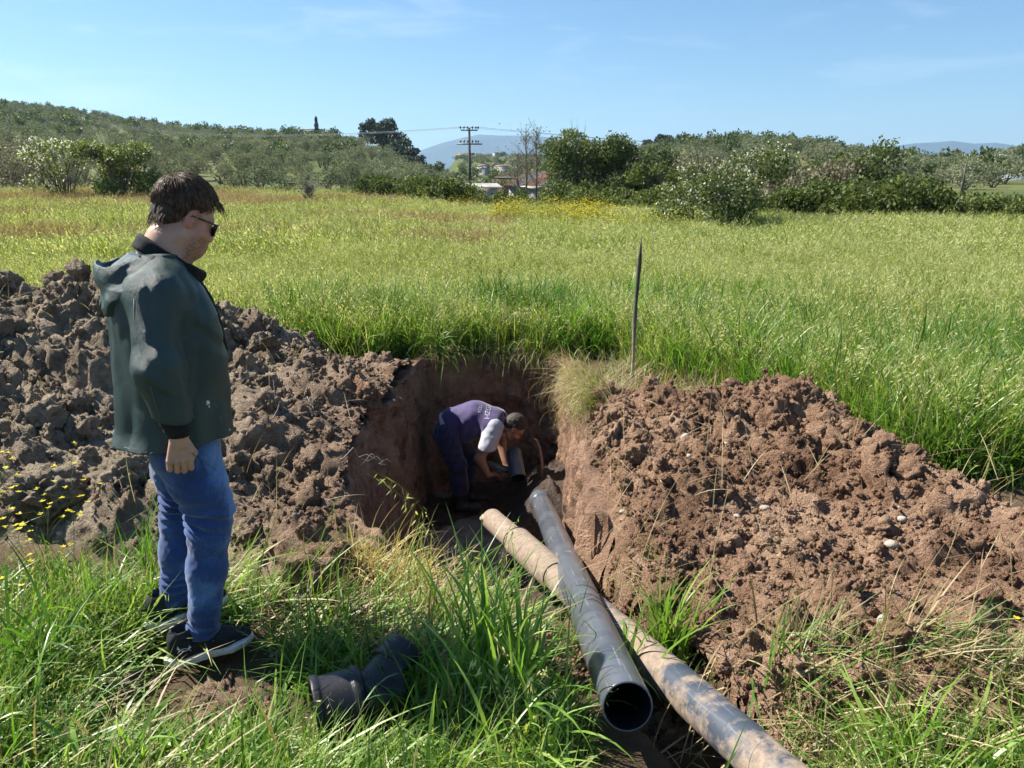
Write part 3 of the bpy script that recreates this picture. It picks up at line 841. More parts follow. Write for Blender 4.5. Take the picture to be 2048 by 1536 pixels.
# lush dark clumps on the bank right behind the pit and along the meadow's near edge
def lush_ok(x, y):
    k = vnoise(P3(x * 1.1, y * 1.1), 12)
    return meadow_ok(x, y) & (y < 9.0) & ((k > .22) | (y < 7.55) | (rs.random(np.shape(x)) < .12))
x, y = place(5600, -3.2, 5.5, 4.2, 9.6, lush_ok, rs, 1.2)
kid = rs.integers(0, 6, len(x)); s = sc(len(x), rs, .75, 1.15)
e = eul(len(x), rs, .16)
scatter("bank_grass", T_lush, np.column_stack([x, y, near_ground(x, y)]), e, s, kid)
P = []
for (cx, cy_, sx_, sy_, n_) in ((-2.0, 8.0, .35, .2, 110), (-1.3, 7.8, .25, .15, 60), (-.15, 8.2, .3, .2, 110), (.35, 7.95, .2, .15, 50), (1.7, 7.6, .2, .2, 40), (2.5, 6.9, .3, .4, 110), (3.7, 5.9, .35, .45, 130), (3.2, 5.3, .25, .3, 60)):
    P.append(np.column_stack([rs.normal(cx, sx_, n_), rs.normal(cy_, sy_, n_)]))
P = np.concatenate(P); P = P[(pit_dist(P[:, 0], P[:, 1]) > .15) & heaps_clear(P[:, 0], P[:, 1], .06)]
scatter("shade_toned_grass", T_shade, np.column_stack([P, near_ground(P[:, 0], P[:, 1])]), eul(len(P), rs, .35), sc(len(P), rs, .9, 1.25), rs.integers(0, 4, len(P)))
def t_broad(mb, r): blades(mb, 26, .10, .36, .019, 8, .8, .4, r, .3); blades(mb, 20, .12, .30, .010, 6, .6, .3, r, .3)
T_broad = T(t_broad, m_bright, 'broad_leaf_tuft', 3)
P = np.column_stack([rs.uniform(-2.2, 3.2, 420), rs.uniform(6.6, 8.3, 420)]); P = P[meadow_ok(P[:, 0], P[:, 1]) & (P[:, 1] < 8.0 - .25 * P[:, 0].clip(0)) & (vnoise(P3(P[:, 0] * 1.7, P[:, 1] * 1.7), 44) > -.05)]
scatter("bright_bank_grass", T_broad + T_mid[:2], np.column_stack([P, near_ground(P[:, 0], P[:, 1])]), eul(len(P), rs, .25), sc(len(P), rs, .8, 1.25), rs.integers(0, 5, len(P)))
# farther meadow, coarser tufts
x1, y1 = place(26000, -45, 24, 12.6, 60, lambda a, b: meadow_ok(a, b), rs, 1.35)
kid = rs.integers(0, 4, len(x1)); s = sc(len(x1), rs, 1.0, 1.5); s[:, 2] *= .8 + .2 * vnoise(P3(x1 * .2, y1 * .2), 9)
def russet(x, y):
    k = fbm(P3(x * .12, y * .3), 3, 14); az = np.arctan2(x, y)
    return (y > 14) & (az < .0) & (k + .75 * sst(-.1, -.45, az) + .55 * sst(17, 23, y) - .45 * sst(38, 48, y) > .78)
ru = russet(x1, y1)
scatter("distant_meadow_grass", T_far, np.column_stack([x1, y1, terrain(x1, y1)])[~ru], eul(len(x1), rs)[~ru], s[~ru], kid[~ru])
scatter("russet_meadow_grass", T_rus, np.column_stack([x1, y1, terrain(x1, y1)])[ru], eul(len(x1), rs)[ru], s[ru], kid[ru] % 3)
# yellow-flowering mustard at the back of the meadow
P = []
for (cx, cy_, sx_, sy_, n_) in ((.0, 27, .8, 1.6, 16), (2.3, 25.5, .7, 1.8, 44), (1.2, 26, 1.2, 2.0, 20), (-2.0, 30, 1.6, 2.0, 8), (3.2, 22, 1.3, 2.5, 12)):
    P.append(np.column_stack([rs.normal(cx, sx_, n_), rs.normal(cy_, sy_, n_)]))
P = np.concatenate(P)
scatter("mustard_flowers", T_yel, np.column_stack([P, terrain(P[:, 0], P[:, 1])]), eul(len(P), rs), sc(len(P), rs, .7, 1.35), rs.integers(0, 3, len(P)))

# foreground grass
DIRT = [np.array([(-1.45, 2.12), (-1.1, 1.96), (-.74, 2.03), (-.70, 2.3), (-.95, 2.55), (-1.25, 2.6), (-1.5, 2.42)])]
def fore_ok(x, y):
    k = (y < 2.75 + .12 * vnoise(P3(x * 4, y * 4), 15) - .55 * sst(-.80, -.5, x) * sst(.6, .3, x) - .12 * sst(-1.3, -1.0, x) * sst(-.5, -.75, x) + .12 * sst(-1.3, -1.9, x)) & heaps_clear(x, y, .04)
    k &= ~inside(x, y, DIRT[0])
    k &= ~((x > .42) & (x < 2.2) & (y > 1.5 + .22 * (2.0 - x)))
    # clear strips where the pipes lie and where the fitting lies
    d1 = np.abs((x - .34) * (5.646 - 1.932) - (y - 1.932) * (.222 - .339)) / 3.716
    d2 = np.abs((x - .69) * (4.68 - 1.88) - (y - 1.88) * (-.13 - .69)) / 2.918
    k &= (d1 > .10) | (y < 1.9)
    k &= (d2 > .12)
    k &= np.hypot((x + .45) / .34, (y - 2.07) / .20) > 1
    k &= ~((x > -1.42) & (x < -.74) & (y > 2.16) & (y < 2.64))
    k &= ~((x > -.1) & (x < .75) & (y < 1.95) & (x > .12))
    return k
x, y = place(1150, -2.9, 2.9, 1.2, 3.6, fore_ok, rs)
kk = vnoise(P3(x * 1.7, y * 1.7), 16)
tall = .50 + .22 * kk + .30 * np.exp(-(((x - .0) / .35) ** 2 + ((y - 2.2) / .35) ** 2)) - .2 * sst(-.3, -.8, x) * sst(-1.4, -1.0, x)
s = sc(len(x), rs, .6, .9); s[:, 2] = s[:, 2] * tall * 1.1
scatter("foreground_grass", T_lush, np.column_stack([x, y, near_ground(x, y) - .01]), eul(len(x), rs, .28), s, rs.integers(0, 6, len(x)))
x, y = place(950, -2.9, 2.9, 1.2, 3.7, fore_ok, rs)
scatter("foreground_dry_grass", T_mid, np.column_stack([x, y, near_ground(x, y) - .01]), eul(len(x), rs, .4), sc(len(x), rs, .45, .75, .4, .75), rs.integers(0, 6, len(x)))
x, y = place(330, -2.6, 2.2, 1.3, 2.9, lambda a, b: (fore_ok(a, b) | ((a > .95) & (b < 1.95))) & (vnoise(P3(a * 2.2, b * 2.2), 45) > -.1), rs)
scatter("broad_leaf_grass", T_broad, np.column_stack([x, y, near_ground(x, y) - .01]), eul(len(x), rs, .3), sc(len(x), rs, .5, .95), rs.integers(0, 3, len(x)))
# short green ground herbs
def t_herb(mb, r): blades(mb, 46, .08, .085, .014, 4, .7, .7, r)
T_herb = T(t_herb, m_lush, "herb", 2) + T(t_herb, m_bright, 'bright_herb', 2)
x, y = place(3600, -2.9, 2.9, 1.2, 3.6, lambda a, b: fore_ok(a, b), rs)
k = heaps_clear(x, y, .05); x, y = x[k], y[k]
scatter("ground_herbs", T_herb, np.column_stack([x, y, surf_z(x, y)]), eul(len(x), rs, .3), sc(len(x), rs, .6, 1.2), rs.integers(0, 4, len(x)))

# trampled straw lying flat at lower right, on the rims and on the near lip
def t_flat(mb, r): blades(mb, 22, .12, .24, .006, 5, .12, 1.42, r, heading=(0, .5))
def t_hang(mb, r): blades(mb, 26, .09, .34, .006, 7, 1.15, .9, r, heading=(0, .35))
T_flat = T(t_flat, m_straw, "flat_straw", 4); T_flatg = T(t_flat, m_lush, "flat_grass", 3); T_flatb = T(t_flat, m_bright, 'flat_bright_grass', 3); T_hang = T(t_hang, m_straw, "hanging_straw", 3) + T(t_hang, m_field, "hanging_grass", 2)
x = rs.uniform(.5, 2.5, 420); y = 1.35 + rs.random(420) * 1.15
k = (y < 2.45 - .1 * (x - .5)) & (rs.random(420) < .9) & (np.abs((x - .69) * 2.8 + (y - 1.88) * .82) / 2.918 > .10); x, y = x[k], y[k]
e = np.column_stack([rs.normal(0, .12, len(x)), rs.normal(0, .1, len(x)), rs.normal(-.5, .9, len(x))])
scatter("trampled_straw", T_flat + T_flatg, np.column_stack([x, y, surf_z(x, y) + .012]), e, sc(len(x), rs, .6, 1.2), rs.choice([0, 1, 2, 3, 4, 5, 6], len(x), p=[.15, .15, .15, .15, .13, .13, .14]))
# bent green grass around the man's feet and fitting
x = rs.uniform(-1.9, -.1, 420); y = rs.uniform(1.5, 2.85, 420); k = ~((x > -1.34) & (x < -.80) & (y > 2.27) & (y < 2.56)) & ~inside(x, y, DIRT[0]) & heaps_clear(x, y, .05) & (np.hypot((x + .45) / .30, (y - 2.08) / .16) > 1); x, y = x[k], y[k]
e = np.column_stack([rs.normal(0, .12, len(x)), rs.normal(-.12, .12, len(x)), rs.normal(.2, .6, len(x))])
scatter("bent_grass", T_flatg[:1] + T_flatb[:2] + T_flat[:1], np.column_stack([x, y, near_ground(x, y) + .02]), e, sc(len(x), rs, .8, 1.5), rs.integers(0, 4, len(x)))
# straws scattered over both heaps
for nm, hf, bx, zf, n_ in (("heap_straw", heap_left, (-4.5, -.6, 2.8, 6.6), zL, 110), ("heap_straw", heap_right, (.45, 3.0, 2.1, 5.5), zR, 150)):
    P = sample_heap(n_, hf, bx, .03, rs); z, _ = zf(P[:, 0], P[:, 1])
    def t_few(mb, r): blades(mb, 4, .1, .26, .0035, 5, .15, 1.4, r)
    Tf = T(t_few, m_straw, "few_straws", 3)
    scatter(nm, Tf, np.column_stack([P, z + .012]), eul(n_, rs, .2), sc(n_, rs, .5, 1.3), rs.integers(0, 3, n_))
# grass hanging over the rims of the pit
def rim_pts(cond, n, off, seed):
    r_ = np.random.default_rng(seed); idx = np.nonzero(cond(RIM[:, 0], RIM[:, 1]))[0]; i = r_.choice(idx, n)
    o = off * r_.random(n)[:, None]
    return RIM[i] + nrm[i] * o, np.arctan2(-nrm[i][:, 1], -nrm[i][:, 0]), r_
p, a, r_ = rim_pts(lambda x, y: (x > .35) & (y > 4.9) & (y < 6.5), 60, .14, 5)
scatter("hanging_straw", T_hang, np.column_stack([p, surf_z(p[:, 0], p[:, 1]) + .02]), np.column_stack([r_.normal(0, .15, len(a)), r_.normal(0, .15, len(a)), a + r_.normal(0, .3, len(a))]), sc(len(a), r_, .5, 1.05), r_.integers(0, 4, len(a)))
p, a, r_ = rim_pts(lambda x, y: (y > 7.0), 46, .12, 6)
scatter("hanging_grass", T_hang, np.column_stack([p, surf_z(p[:, 0], p[:, 1]) + .02]), np.column_stack([r_.normal(0, .2, len(a)), r_.normal(0, .2, len(a)), a + r_.normal(0, .4, len(a))]), sc(len(a), r_, .45, 1.0), r_.integers(0, 5, len(a)))
# straw patch on the flat earth round the stake, grass along the heap's back
x = rs.uniform(.5, 1.6, 130); y = rs.uniform(5.2, 6.7, 130)
scatter("rim_straw", T_flat + T_flatg[:1], np.column_stack([x, y, surf_z(x, y) + .012]), eul(len(x), rs, .2), sc(len(x), rs, .7, 1.3), rs.integers(0, 5, len(x)))
# ------------------------------------------------------------------ bushes and trees
def crown_pts(n, rs, blobs, skin=.55):
    """points spread through overlapping lobes, denser towards each lobe's outside"""
    W = np.array([b_[3] * b_[4] * b_[5] for b_ in blobs]) ** .8; W /= W.sum()
    i = rs.choice(len(blobs), n, p=W); B = np.array(blobs)[i]
    d = rs.normal(size=(n, 3)); d /= np.linalg.norm(d, axis=1, keepdims=True)
    r = (skin + (1 - skin) * rs.random(n)) ** .8 * (1 + .22 * vnoise(d * 2.5 + B[:, :3], 6))
    return B[:, :3] + d * B[:, 3:] * r[:, None]
def leaves(mb, P, size, rs, elong=1.7, up=.3, v=None, quads=True):
    n = len(P)
    d = rs.normal(size=(n, 3)); d[:, 2] += up; d /= np.linalg.norm(d, axis=1, keepdims=True)
    s = np.cross(d, rs.normal(size=(n, 3))); s /= np.linalg.norm(s, axis=1, keepdims=True)
    L = size * rs.uniform(.6, 1.35, n)[:, None]
    V = np.stack([P, P + d * L * .5 + s * L / elong * .5, P + d * L, P + d * L * .5 - s * L / elong * .5], 1).reshape(-1, 3)
    F = np.arange(4 * n).reshape(-1, 4)
    mb.add(V, F, v=np.repeat(rs.random(n) if v is None else np.full(n, v), 4))
    return mb
def lobes(rs, n, R_, H, z0, lob=.42):
    out = []
    for k in range(n):
        a = rs.uniform(0, 6.28); r = R_ * math.sqrt(rs.random()) * .75; z = z0 + H * rs.uniform(.15, .85)
        s = lob * R_ * rs.uniform(.65, 1.25)
        out.append((r * math.cos(a), r * math.sin(a), z, s, s, s * rs.uniform(.6, .95)))
    return out
def branches(mb, rs, n, R_, H, r0, base=.0, up=.5, z0=0.0):
    for k in range(n):
        a = rs.uniform(0, 6.28); e = R_ * rs.uniform(.3, .95)
        end = np.array([e * math.cos(a), e * math.sin(a), z0 + H * rs.uniform(.55, 1.0)])
        st = np.array([rs.normal(0, base), rs.normal(0, base), z0])
        m1 = st + (end - st) * .35 + rs.normal(0, R_ * .05, 3) + [0, 0, H * .05]; m2 = st + (end - st) * .7 + rs.normal(0, R_ * .06, 3)
        V, F = tube([st, m1, m2, end], [r0, r0 * .7, r0 * .4, r0 * .12], 5, cap=False); mb.add(V, F)
        for j in range(3):
            f = rs.uniform(.35, .9); p = st + (end - st) * f; q = p + rs.normal(0, R_ * .22, 3) + [0, 0, H * .12]
            V, F = tube([p, (p + q) / 2 + rs.normal(0, .02, 3), q], [r0 * .35, r0 * .22, r0 * .08], 4, cap=False); mb.add(V, F)
    return mb

m_bark = simple("bark", (.13, .10, .075), .9, .3, 6, .5, 40)
m_olive = leaf_mat("olive_foliage", [(.1, (.10, .118, .066)), (.5, (.18, .20, .125)), (.9, (.27, .29, .195))], .25, .85, spec=.1, patch=.35, patch_col=(.17, .15, .10), patch_scale=.03, tmul=1.1)
m_dark = leaf_mat("dark_pine_foliage", [(.1, (.012, .022, .012)), (.5, (.028, .045, .022)), (.9, (.055, .08, .035))], .15, .6)
m_scrub = leaf_mat("scrub_foliage", [(.1, (.035, .055, .018)), (.5, (.08, .11, .035)), (.9, (.16, .19, .07))], .3, .55)
m_bramble = leaf_mat("bramble_foliage", [(.1, (.03, .05, .012)), (.45, (.085, .115, .028)), (.9, (.20, .23, .075))], .32, .6, spec=.3)
m_dryscrub = leaf_mat("dry_scrub", [(.1, (.09, .075, .05)), (.5, (.19, .165, .115)), (.9, (.30, .27, .19))], .25, .6)
m_fresh = leaf_mat("fresh_foliage", [(.1, (.06, .11, .015)), (.5, (.13, .20, .03)), (.9, (.25, .33, .07))], .38, .5)
m_mossy = leaf_mat('mossy_foliage', [(.1, (.05, .08, .018)), (.5, (.115, .155, .04)), (.9, (.24, .28, .10))], .35, .6)
m_blossom = leaf_mat("white_blossom", [(.0, (.55, .52, .48)), (1, (.85, .83, .80))], .3, .6)

def tree_meshes(kind, mat, k, nleaf, size, R_, H, z0, nl, trunk=True, seed=0, elong=1.7, lob=.42):
    out = []
    for i in range(k):
        r = np.random.default_rng(seed + i); mb = MB(); leaves(mb, crown_pts(nleaf, r, lobes(r, nl, R_, H, z0, lob)), size, r, elong)
        c = mb.mesh(kind + "_crown", mat); t = None
        if trunk: tb = MB(); branches(tb, r, 4, R_ * .8, (z0 + H * .6), .13, .08); t = tb.mesh(kind + "_trunk", m_bark)
        out.append((c, t))
    return out
def put_tree(name, ct, x, y, s, label, cat, group=None, rz=None, z=None, sz=1.0):
    z = float(terrain(np.array([x]), np.array([y]))[0]) - .05 if z is None else z
    rz = random.uniform(0, 6.28) if rz is None else rz
    if ct[1] is None:
        o = link(name, ct[0], None, (x, y, z), (0, 0, rz), (s, s, s * sz))
    else:
        o = empty(name, (x, y, z), rz); o.scale = (s, s, s * sz)
        link("crown", ct[0], o); link("trunk", ct[1], o)
    return tag(o, label, cat, group)

olives = tree_meshes("olive", m_olive, 6, 1300, .24, 2.3, 2.9, .45, 11, True, 300)
ol_far = [c for c, t in tree_meshes("olive_far", m_olive, 4, 520, .36, 2.5, 2.9, .2, 9, False, 330)]
rs = np.random.default_rng(55)
def grove(n, azlo, azhi, r0, spacing):
    pts = []
    A = np.linspace(azlo, azhi, 400)
    c, s_ = math.cos(.5), math.sin(.5)
    gxx, gyy = np.meshgrid(np.arange(-420, 420, spacing), np.arange(-420, 520, spacing))
    x = gxx * c - gyy * s_ + rs.normal(0, spacing * .17, gxx.shape); y = gxx * s_ + gyy * c + rs.normal(0, spacing * .17, gxx.shape)
    x, y = x.ravel(), y.ravel(); r = np.hypot(x, y); az = np.arctan2(x, y)
    rc = np.interp(az, _haz, _hr)
    k = (y > 0) & (az > azlo) & (az < azhi) & (r > r0) & (r < rc * 1.05) & (rs.random(len(x)) < .93)
    k &= vnoise(P3(x * .02, y * .02), 31) > -.62
    return x[k], y[k], r[k]
a_l = az_el(-160, 340)[0]; a_sp = az_el(925, 340)[0]; a_r0 = az_el(1285, 340)[0]; a_r1 = az_el(2250, 340)[0]
xs, ys, rr = grove(0, a_l, a_sp, 76, 6.3)
xr, yr, r2 = grove(0, a_r0, a_r1, 68, 6.2)
allp = sorted([(r, x, y, 0) for r, x, y in zip(rr, xs, ys)] + [(r, x, y, 1) for r, x, y in zip(r2, xr, yr)])
inv = [p for p in allp if abs(p[1]) < p[2] * .70]
lab = [("grey-green olive tree in rows on the left hillside", "olive trees on the left hillside"), ("grey-green olive tree on the low hill at the right", "olive trees on the right hillside")]
for r, x, y, k in inv[:290]:
    o = put_tree("olive_tree", olives[random.randrange(6)], x, y, random.uniform(.62, .92), lab[k][0], "olive tree", lab[k][1], sz=random.uniform(.85, 1.15))
rest = inv[290:]
P = np.array([(x, y) for r, x, y, k in rest])
z = terrain(P[:, 0], P[:, 1])
scatter("distant_olive_grove", ol_far, np.column_stack([P, z - .2]), eul(len(P), rs, .05), sc(len(P), rs, .6, .9, .8, 1.15), rs.integers(0, 4, len(P)))
print("olives", len(inv))

# bigger dark shrubs dotted over the crests and terraces of the hills
dk = tree_meshes("dark_shrub", m_scrub, 3, 380, .55, 2.6, 2.8, .4, 8, False, 360)
pts = []
for k in range(420):
    px = rs.uniform(-60, 700) if k < 210 else rs.uniform(1300, 2080)
    az, _ = az_el(px, 300); rc = np.interp(az, _haz, _hr); r = rc * rs.uniform(.93, 1.03) if k % 3 else rc * rs.uniform(.45, .95)
    pts.append((r * math.sin(az), r * math.cos(az)))
P = np.array(pts)
scatter("hillside_scrub", [c for c, t in dk], np.column_stack([P, terrain(P[:, 0], P[:, 1]) - .3]), eul(len(P), rs, .05), sc(len(P), rs, .5, 1.15, .7, 1.2), rs.integers(0, 3, len(P)))

# cypress and pines on the left spur
def cone_tree(mat, H, R_, n, size, seed, pw=.8):
    r = np.random.default_rng(seed); t = r.random(n) ** .8
    rad = R_ * np.minimum(1, (t * 5) ** .6) * (1 - t) ** pw * (.75 + .25 * r.random(n)) * (1 + .15 * np.sin(t * 23))
    a = r.uniform(0, 6.28, n); P = np.column_stack([rad * np.cos(a), rad * np.sin(a), .05 * H + t * H * .95])
    return leaves(MB(), P, size, r, 2.4, 1.2).mesh("cypress_crown", mat)
tb = MB(); V, F = tube([(0, 0, 0), (0, 0, 1.5)], [.18, .12], 6); tb.add(V, F); cy_tr = tb.mesh("cypress_trunk", m_bark)
cyp = (cone_tree(m_dark, 9, 1.15, 2600, .42, 5, .55), cy_tr)
def put_px(name, ct, px, py_base, r, scale, label, cat, group=None, sz=1.0, sink=0.0):
    p = at_r(px, py_base, r); z = float(terrain(np.array([p[0]]), np.array([p[1]]))[0])
    return put_tree(name, ct, p[0], p[1], scale, label, cat, group, z=min(z, p[2] + 3) - sink, sz=sz)
put_px("cypress_tree", cyp, 634, 270, 250, .72, "single dark cypress standing against the sky on the left ridge", "cypress")
put_px("cypress_tree", cyp, 812, 300, 205, .75, "slim cypress at the right side of the dark pine clump", "cypress")
put_px("cypress_tree", cyp, 838, 320, 195, .42, "small pointed cypress right of the dark pine clump", "cypress", sz=.9)
pine = tree_meshes("pine", m_dark, 3, 2600, .55, 3.1, 4.6, 2.2, 12, True, 400, 1.8, .40)
for px, r, s, sz, lb in ((738, 214, .85, 1.3, "tall dark pine at the left end of the clump on the spur"), (768, 207, 1.3, 1.05, "broad dark pine, highest crown of the clump on the spur"), (785, 202, 1.25, 1.0, "dark pine in the middle of the clump on the spur"),
                        (800, 195, 1.1, .9, "dark pine stepping down the right flank of the spur"), (818, 186, .95, .85, "low dark pine near the foot of the clump"), (832, 180, .8, .8, "smallest dark pine, lowest of the clump on the spur")):
    put_px("pine_tree", pine[random.randrange(3)], px, 300, r, s, lb, "pine tree", sz=sz, sink=.6)
shr = tree_meshes("round_shrub", m_scrub, 4, 1500, .40, 2.6, 3.6, .6, 10, True, 430)
for px, r, s, m_, lb in ((865, 176, .95, 0, "round green tree right of the dark pines"), (900, 170, .75, 1, "dark green tree left of the power pole"), (925, 160, .62, 2, "low tree touching the power pole from the left"),
                        (1290, 232, .95, 3, ""),):
    if lb: put_px("round_tree", shr[m_], px, 330, r, s, lb, "tree", sink=.3)
# oak clump on the hill at right of centre
for px, s in ((1300, .80), (1322, .9), (1348, .85), (1368, .8), (1385, .7)):
    put_px("oak_tree", pine[random.randrange(3)], px, 285, 226 + random.uniform(-4, 4), s * .9, "dark tree crowning the hill right of centre, %s from the left of its row" % ORD[int((px - 1296) / 22)], "tree", "row of dark trees crowning the hill", sz=.8, sink=.2)
put_px("round_tree", pine[1], 1855, 315, 232, .7, "lone dark round tree on the skyline in front of the right mountain", "tree", sz=.7, sink=.6)
for px, r, s, lb in ((2010, 215, .95, "tall dark tree beside the upper right greenhouse"), (2042, 200, 1.0, "large dark tree cut by the right edge of the picture"), (1985, 222, .6, "smaller dark tree left of the tall one at far right")):
    put_px("round_tree", shr[random.randrange(4)], px, 320, r, s, lb, "tree", sink=.3)
# village slope trees: one mass
P = []
for k in range(330):
    px = rs.uniform(850, 1300); r = rs.uniform(230, 650); az, _ = az_el(px, 330); P.append((r * math.sin(az), r * math.cos(az)))
for k in range(150):
    px = rs.uniform(930, 1330); r = rs.uniform(75, 170); az, _ = az_el(px, 330); P.append((r * math.sin(az), r * math.cos(az)))
P = np.array(P)
mixd = [c for c, t in dk] + ol_far[:2] + [tree_meshes("dry_shrub", m_dryscrub, 1, 380, .5, 2.5, 2.6, .3, 8, False, 380)[0][0]]
scatter("valley_scrub", mixd, np.column_stack([P, terrain(P[:, 0], P[:, 1]) - .3]), eul(len(P), rs, .05), sc(len(P), rs, .6, 1.1, .7, 1.15), rs.integers(0, 6, len(P)))

# brambles along the far edge of the meadow
bram = []
for i in range(5):
    r = np.random.default_rng(500 + i); mb = MB(); leaves(mb, crown_pts(5200, r, lobes(r, 14, 1.35, 1.25, .05, .38), .45), .105, r, 1.35, .5)
    tb = MB(); branches(tb, r, 7, 1.2, 1.2, .012, .2)
    bram.append((mb.mesh("bramble_crown", m_bramble), tb.mesh("bramble_canes", m_bark)))
def bramble(px, r, s, sz, label, group):
    p = at_r(px, 400, r); z = float(terrain(np.array([p[0]]), np.array([p[1]]))[0])
    o = empty("bramble_bush", (p[0], p[1], z - .1), random.uniform(0, 6.28)); o.scale = (s, s, s * sz)
    c_, t_ = bram[random.randrange(5)]; link("leaves", c_, o); link("canes", t_, o)
    tag(o, label, "bush", group)
for k, px in enumerate(np.linspace(748, 1350, 15)):
    bramble(px + random.uniform(-8, 8), 38 - 7.5 * k / 14 + random.uniform(-.6, .6), random.uniform(.8, 1.12) * (.66 if 930 < px < 1125 else 1), random.uniform(.9, 1.12), "dense bramble bush, %s from the left in the hedge before the tin-roofed shed" % ORD[k], "bramble bushes in front of the shed")
for k, px in enumerate(np.linspace(1560, 2110, 15)):
    bramble(px + random.uniform(-8, 8), 28.5 + random.uniform(-.6, .6), random.uniform(.95, 1.25) * (1 if px < 1850 else .72), random.uniform(.85, 1.15), "dense bramble bush, %s from the left in the hedge right of the blossoming bush" % ORD[k], "bramble bushes right of the blossoming bush")
for k, (px, s) in enumerate(((420, .6), (462, .75), (520, .7), (556, .8), (600, .55), (640, .5), (690, .7), (726, .75))):
    bramble(px, 47 - k * .9, s, .8, "low bramble clump behind the man's head, %s from the left" % ORD[k], "low bramble clumps behind the man's head")
for k, px in enumerate(np.linspace(-60, 330, 9)):
    bramble(px, 49 + random.uniform(-1, 1), .7, .7, "low bramble clump under the left hillside, %s from the left edge" % ORD[k], "low bramble clumps at the left edge")

# blossoming bushes
def blossom_bush(px, py, r, R_, H, nleaf, nflow, label, seed, mleaf=m_mossy, lsz=.07, fsz=.06, top=.35, nlob=16, cat="bush"):
    rr_ = np.random.default_rng(seed); p = at_r(px, py, r); z = float(terrain(np.array([p[0]]), np.array([p[1]]))[0])
    o = empty("blossoming_bush", (p[0], p[1], z - .05)); lb = lobes(rr_, nlob, R_, H, .05, .30)
    link("leaves", leaves(MB(), crown_pts(nleaf, rr_, lb, .3), lsz, rr_, 1.5, .4).mesh("bush_leaves", mleaf), o)
    Pf = crown_pts(nflow * 3, rr_, lb, .8); w_ = Pf[:, 2] / H + rr_.normal(0, .3, len(Pf)) - .25 * Pf[:, 0] / R_; Pf = Pf[np.argsort(-w_)[:nflow]]
    link("blossom", leaves(MB(), Pf, fsz, rr_, 1.1, .2).mesh("bush_blossom", m_blossom), o)
    tb = MB(); branches(tb, rr_, 22, R_ * .95, H * 1.12, .028, R_ * .12); link("branches", tb.mesh("bush_branches", m_bark), o)
    tag(o, label, cat)
    return o
blossom_bush(1452, 465, 22.5, 2.0, 2.5, 12500, 800, "broad bush with white blossom standing in the meadow right of centre", 1, m_scrub, .085, .06)
blossom_bush(130, 402, 40, 1.7, 3.2, 2600, 480, "half-bare shrub with white blossom at the left behind the meadow", 2, m_mossy, .10, .10)
blossom_bush(248, 404, 40, 1.9, 3.5, 10500, 700, "full green bush with some white blossom above the man's back", 3, m_mossy, .12, .08)
# big bushes and trees in the hedge behind, right of centre
for px, py, r, R_, H, n_, mt_, lb in ((1150, 395, 45, 2.3, 3.7, 8000, m_scrub, "light green bushy tree beside the shed roof"), (1205, 395, 44, 2.5, 3.5, 11000, m_bramble, "dark green dense bush in the hedge right of the shed"),
                                 (1262, 398, 43, 2.3, 3.6, 9000, m_scrub, "grey-green bushy tree in the hedge, third from the shed"), (1312, 405, 40, 1.6, 2.2, 5000, m_bramble, "lower dark bush at the right end of the dense hedge trees"),
                                 (1150, 330, 52, 1.0, 5.0, 2000, m_mossy, "tall thin fresh-green tree rising over the hedge right of the power pole"),
                                 (1620, 410, 40, 2.2, 2.3, 5500, m_dryscrub, "grey-brown scrub bush behind the blossoming bush"), (1700, 405, 42, 2.2, 3.0, 6500, m_scrub, "tall grey-green willow bush behind the right hedge"),
                                 (1560, 405, 43, 2.0, 2.0, 5000, m_dryscrub, "brownish scrub between the blossoming bush and the hill"), (1400, 400, 48, 2.2, 2.4, 5000, m_dryscrub, "wide brownish scrub left of the blossoming bush"),
                                 (1770, 400, 46, 2.0, 1.7, 4500, m_scrub, "rounded scrub bush behind the right hedge"), (20, 385, 66, 4.0, 3.3, 7000, m_dryscrub, "brown reedy thicket at the left edge under the hill"),
                                 (60, 385, 72, 3.0, 2.4, 4000, m_dryscrub, "low brown thicket beside the left blossoming shrub"), (1010, 380, 62, 1.8, 1.9, 2500, m_dryscrub, "bare twiggy scrub between the power pole and the shed")):
    rr_ = np.random.default_rng(px); p = at_r(px, py, r); z = float(terrain(np.array([p[0]]), np.array([p[1]]))[0])
    o = empty("bush", (p[0], p[1], z - .05)); lbs = lobes(rr_, 14, R_, H, .1, .36 if R_ > 1.2 else .5)
    link("leaves", leaves(MB(), crown_pts(n_, rr_, lbs, .4), .15, rr_, 1.5, .4).mesh("bush_leaves", mt_), o)
    tb = MB(); branches(tb, rr_, 14, R_ * .8, H * 1.05, .03, R_ * .1); link("branches", tb.mesh("bush_branches", m_bark), o)
    tag(o, lb, "bush")
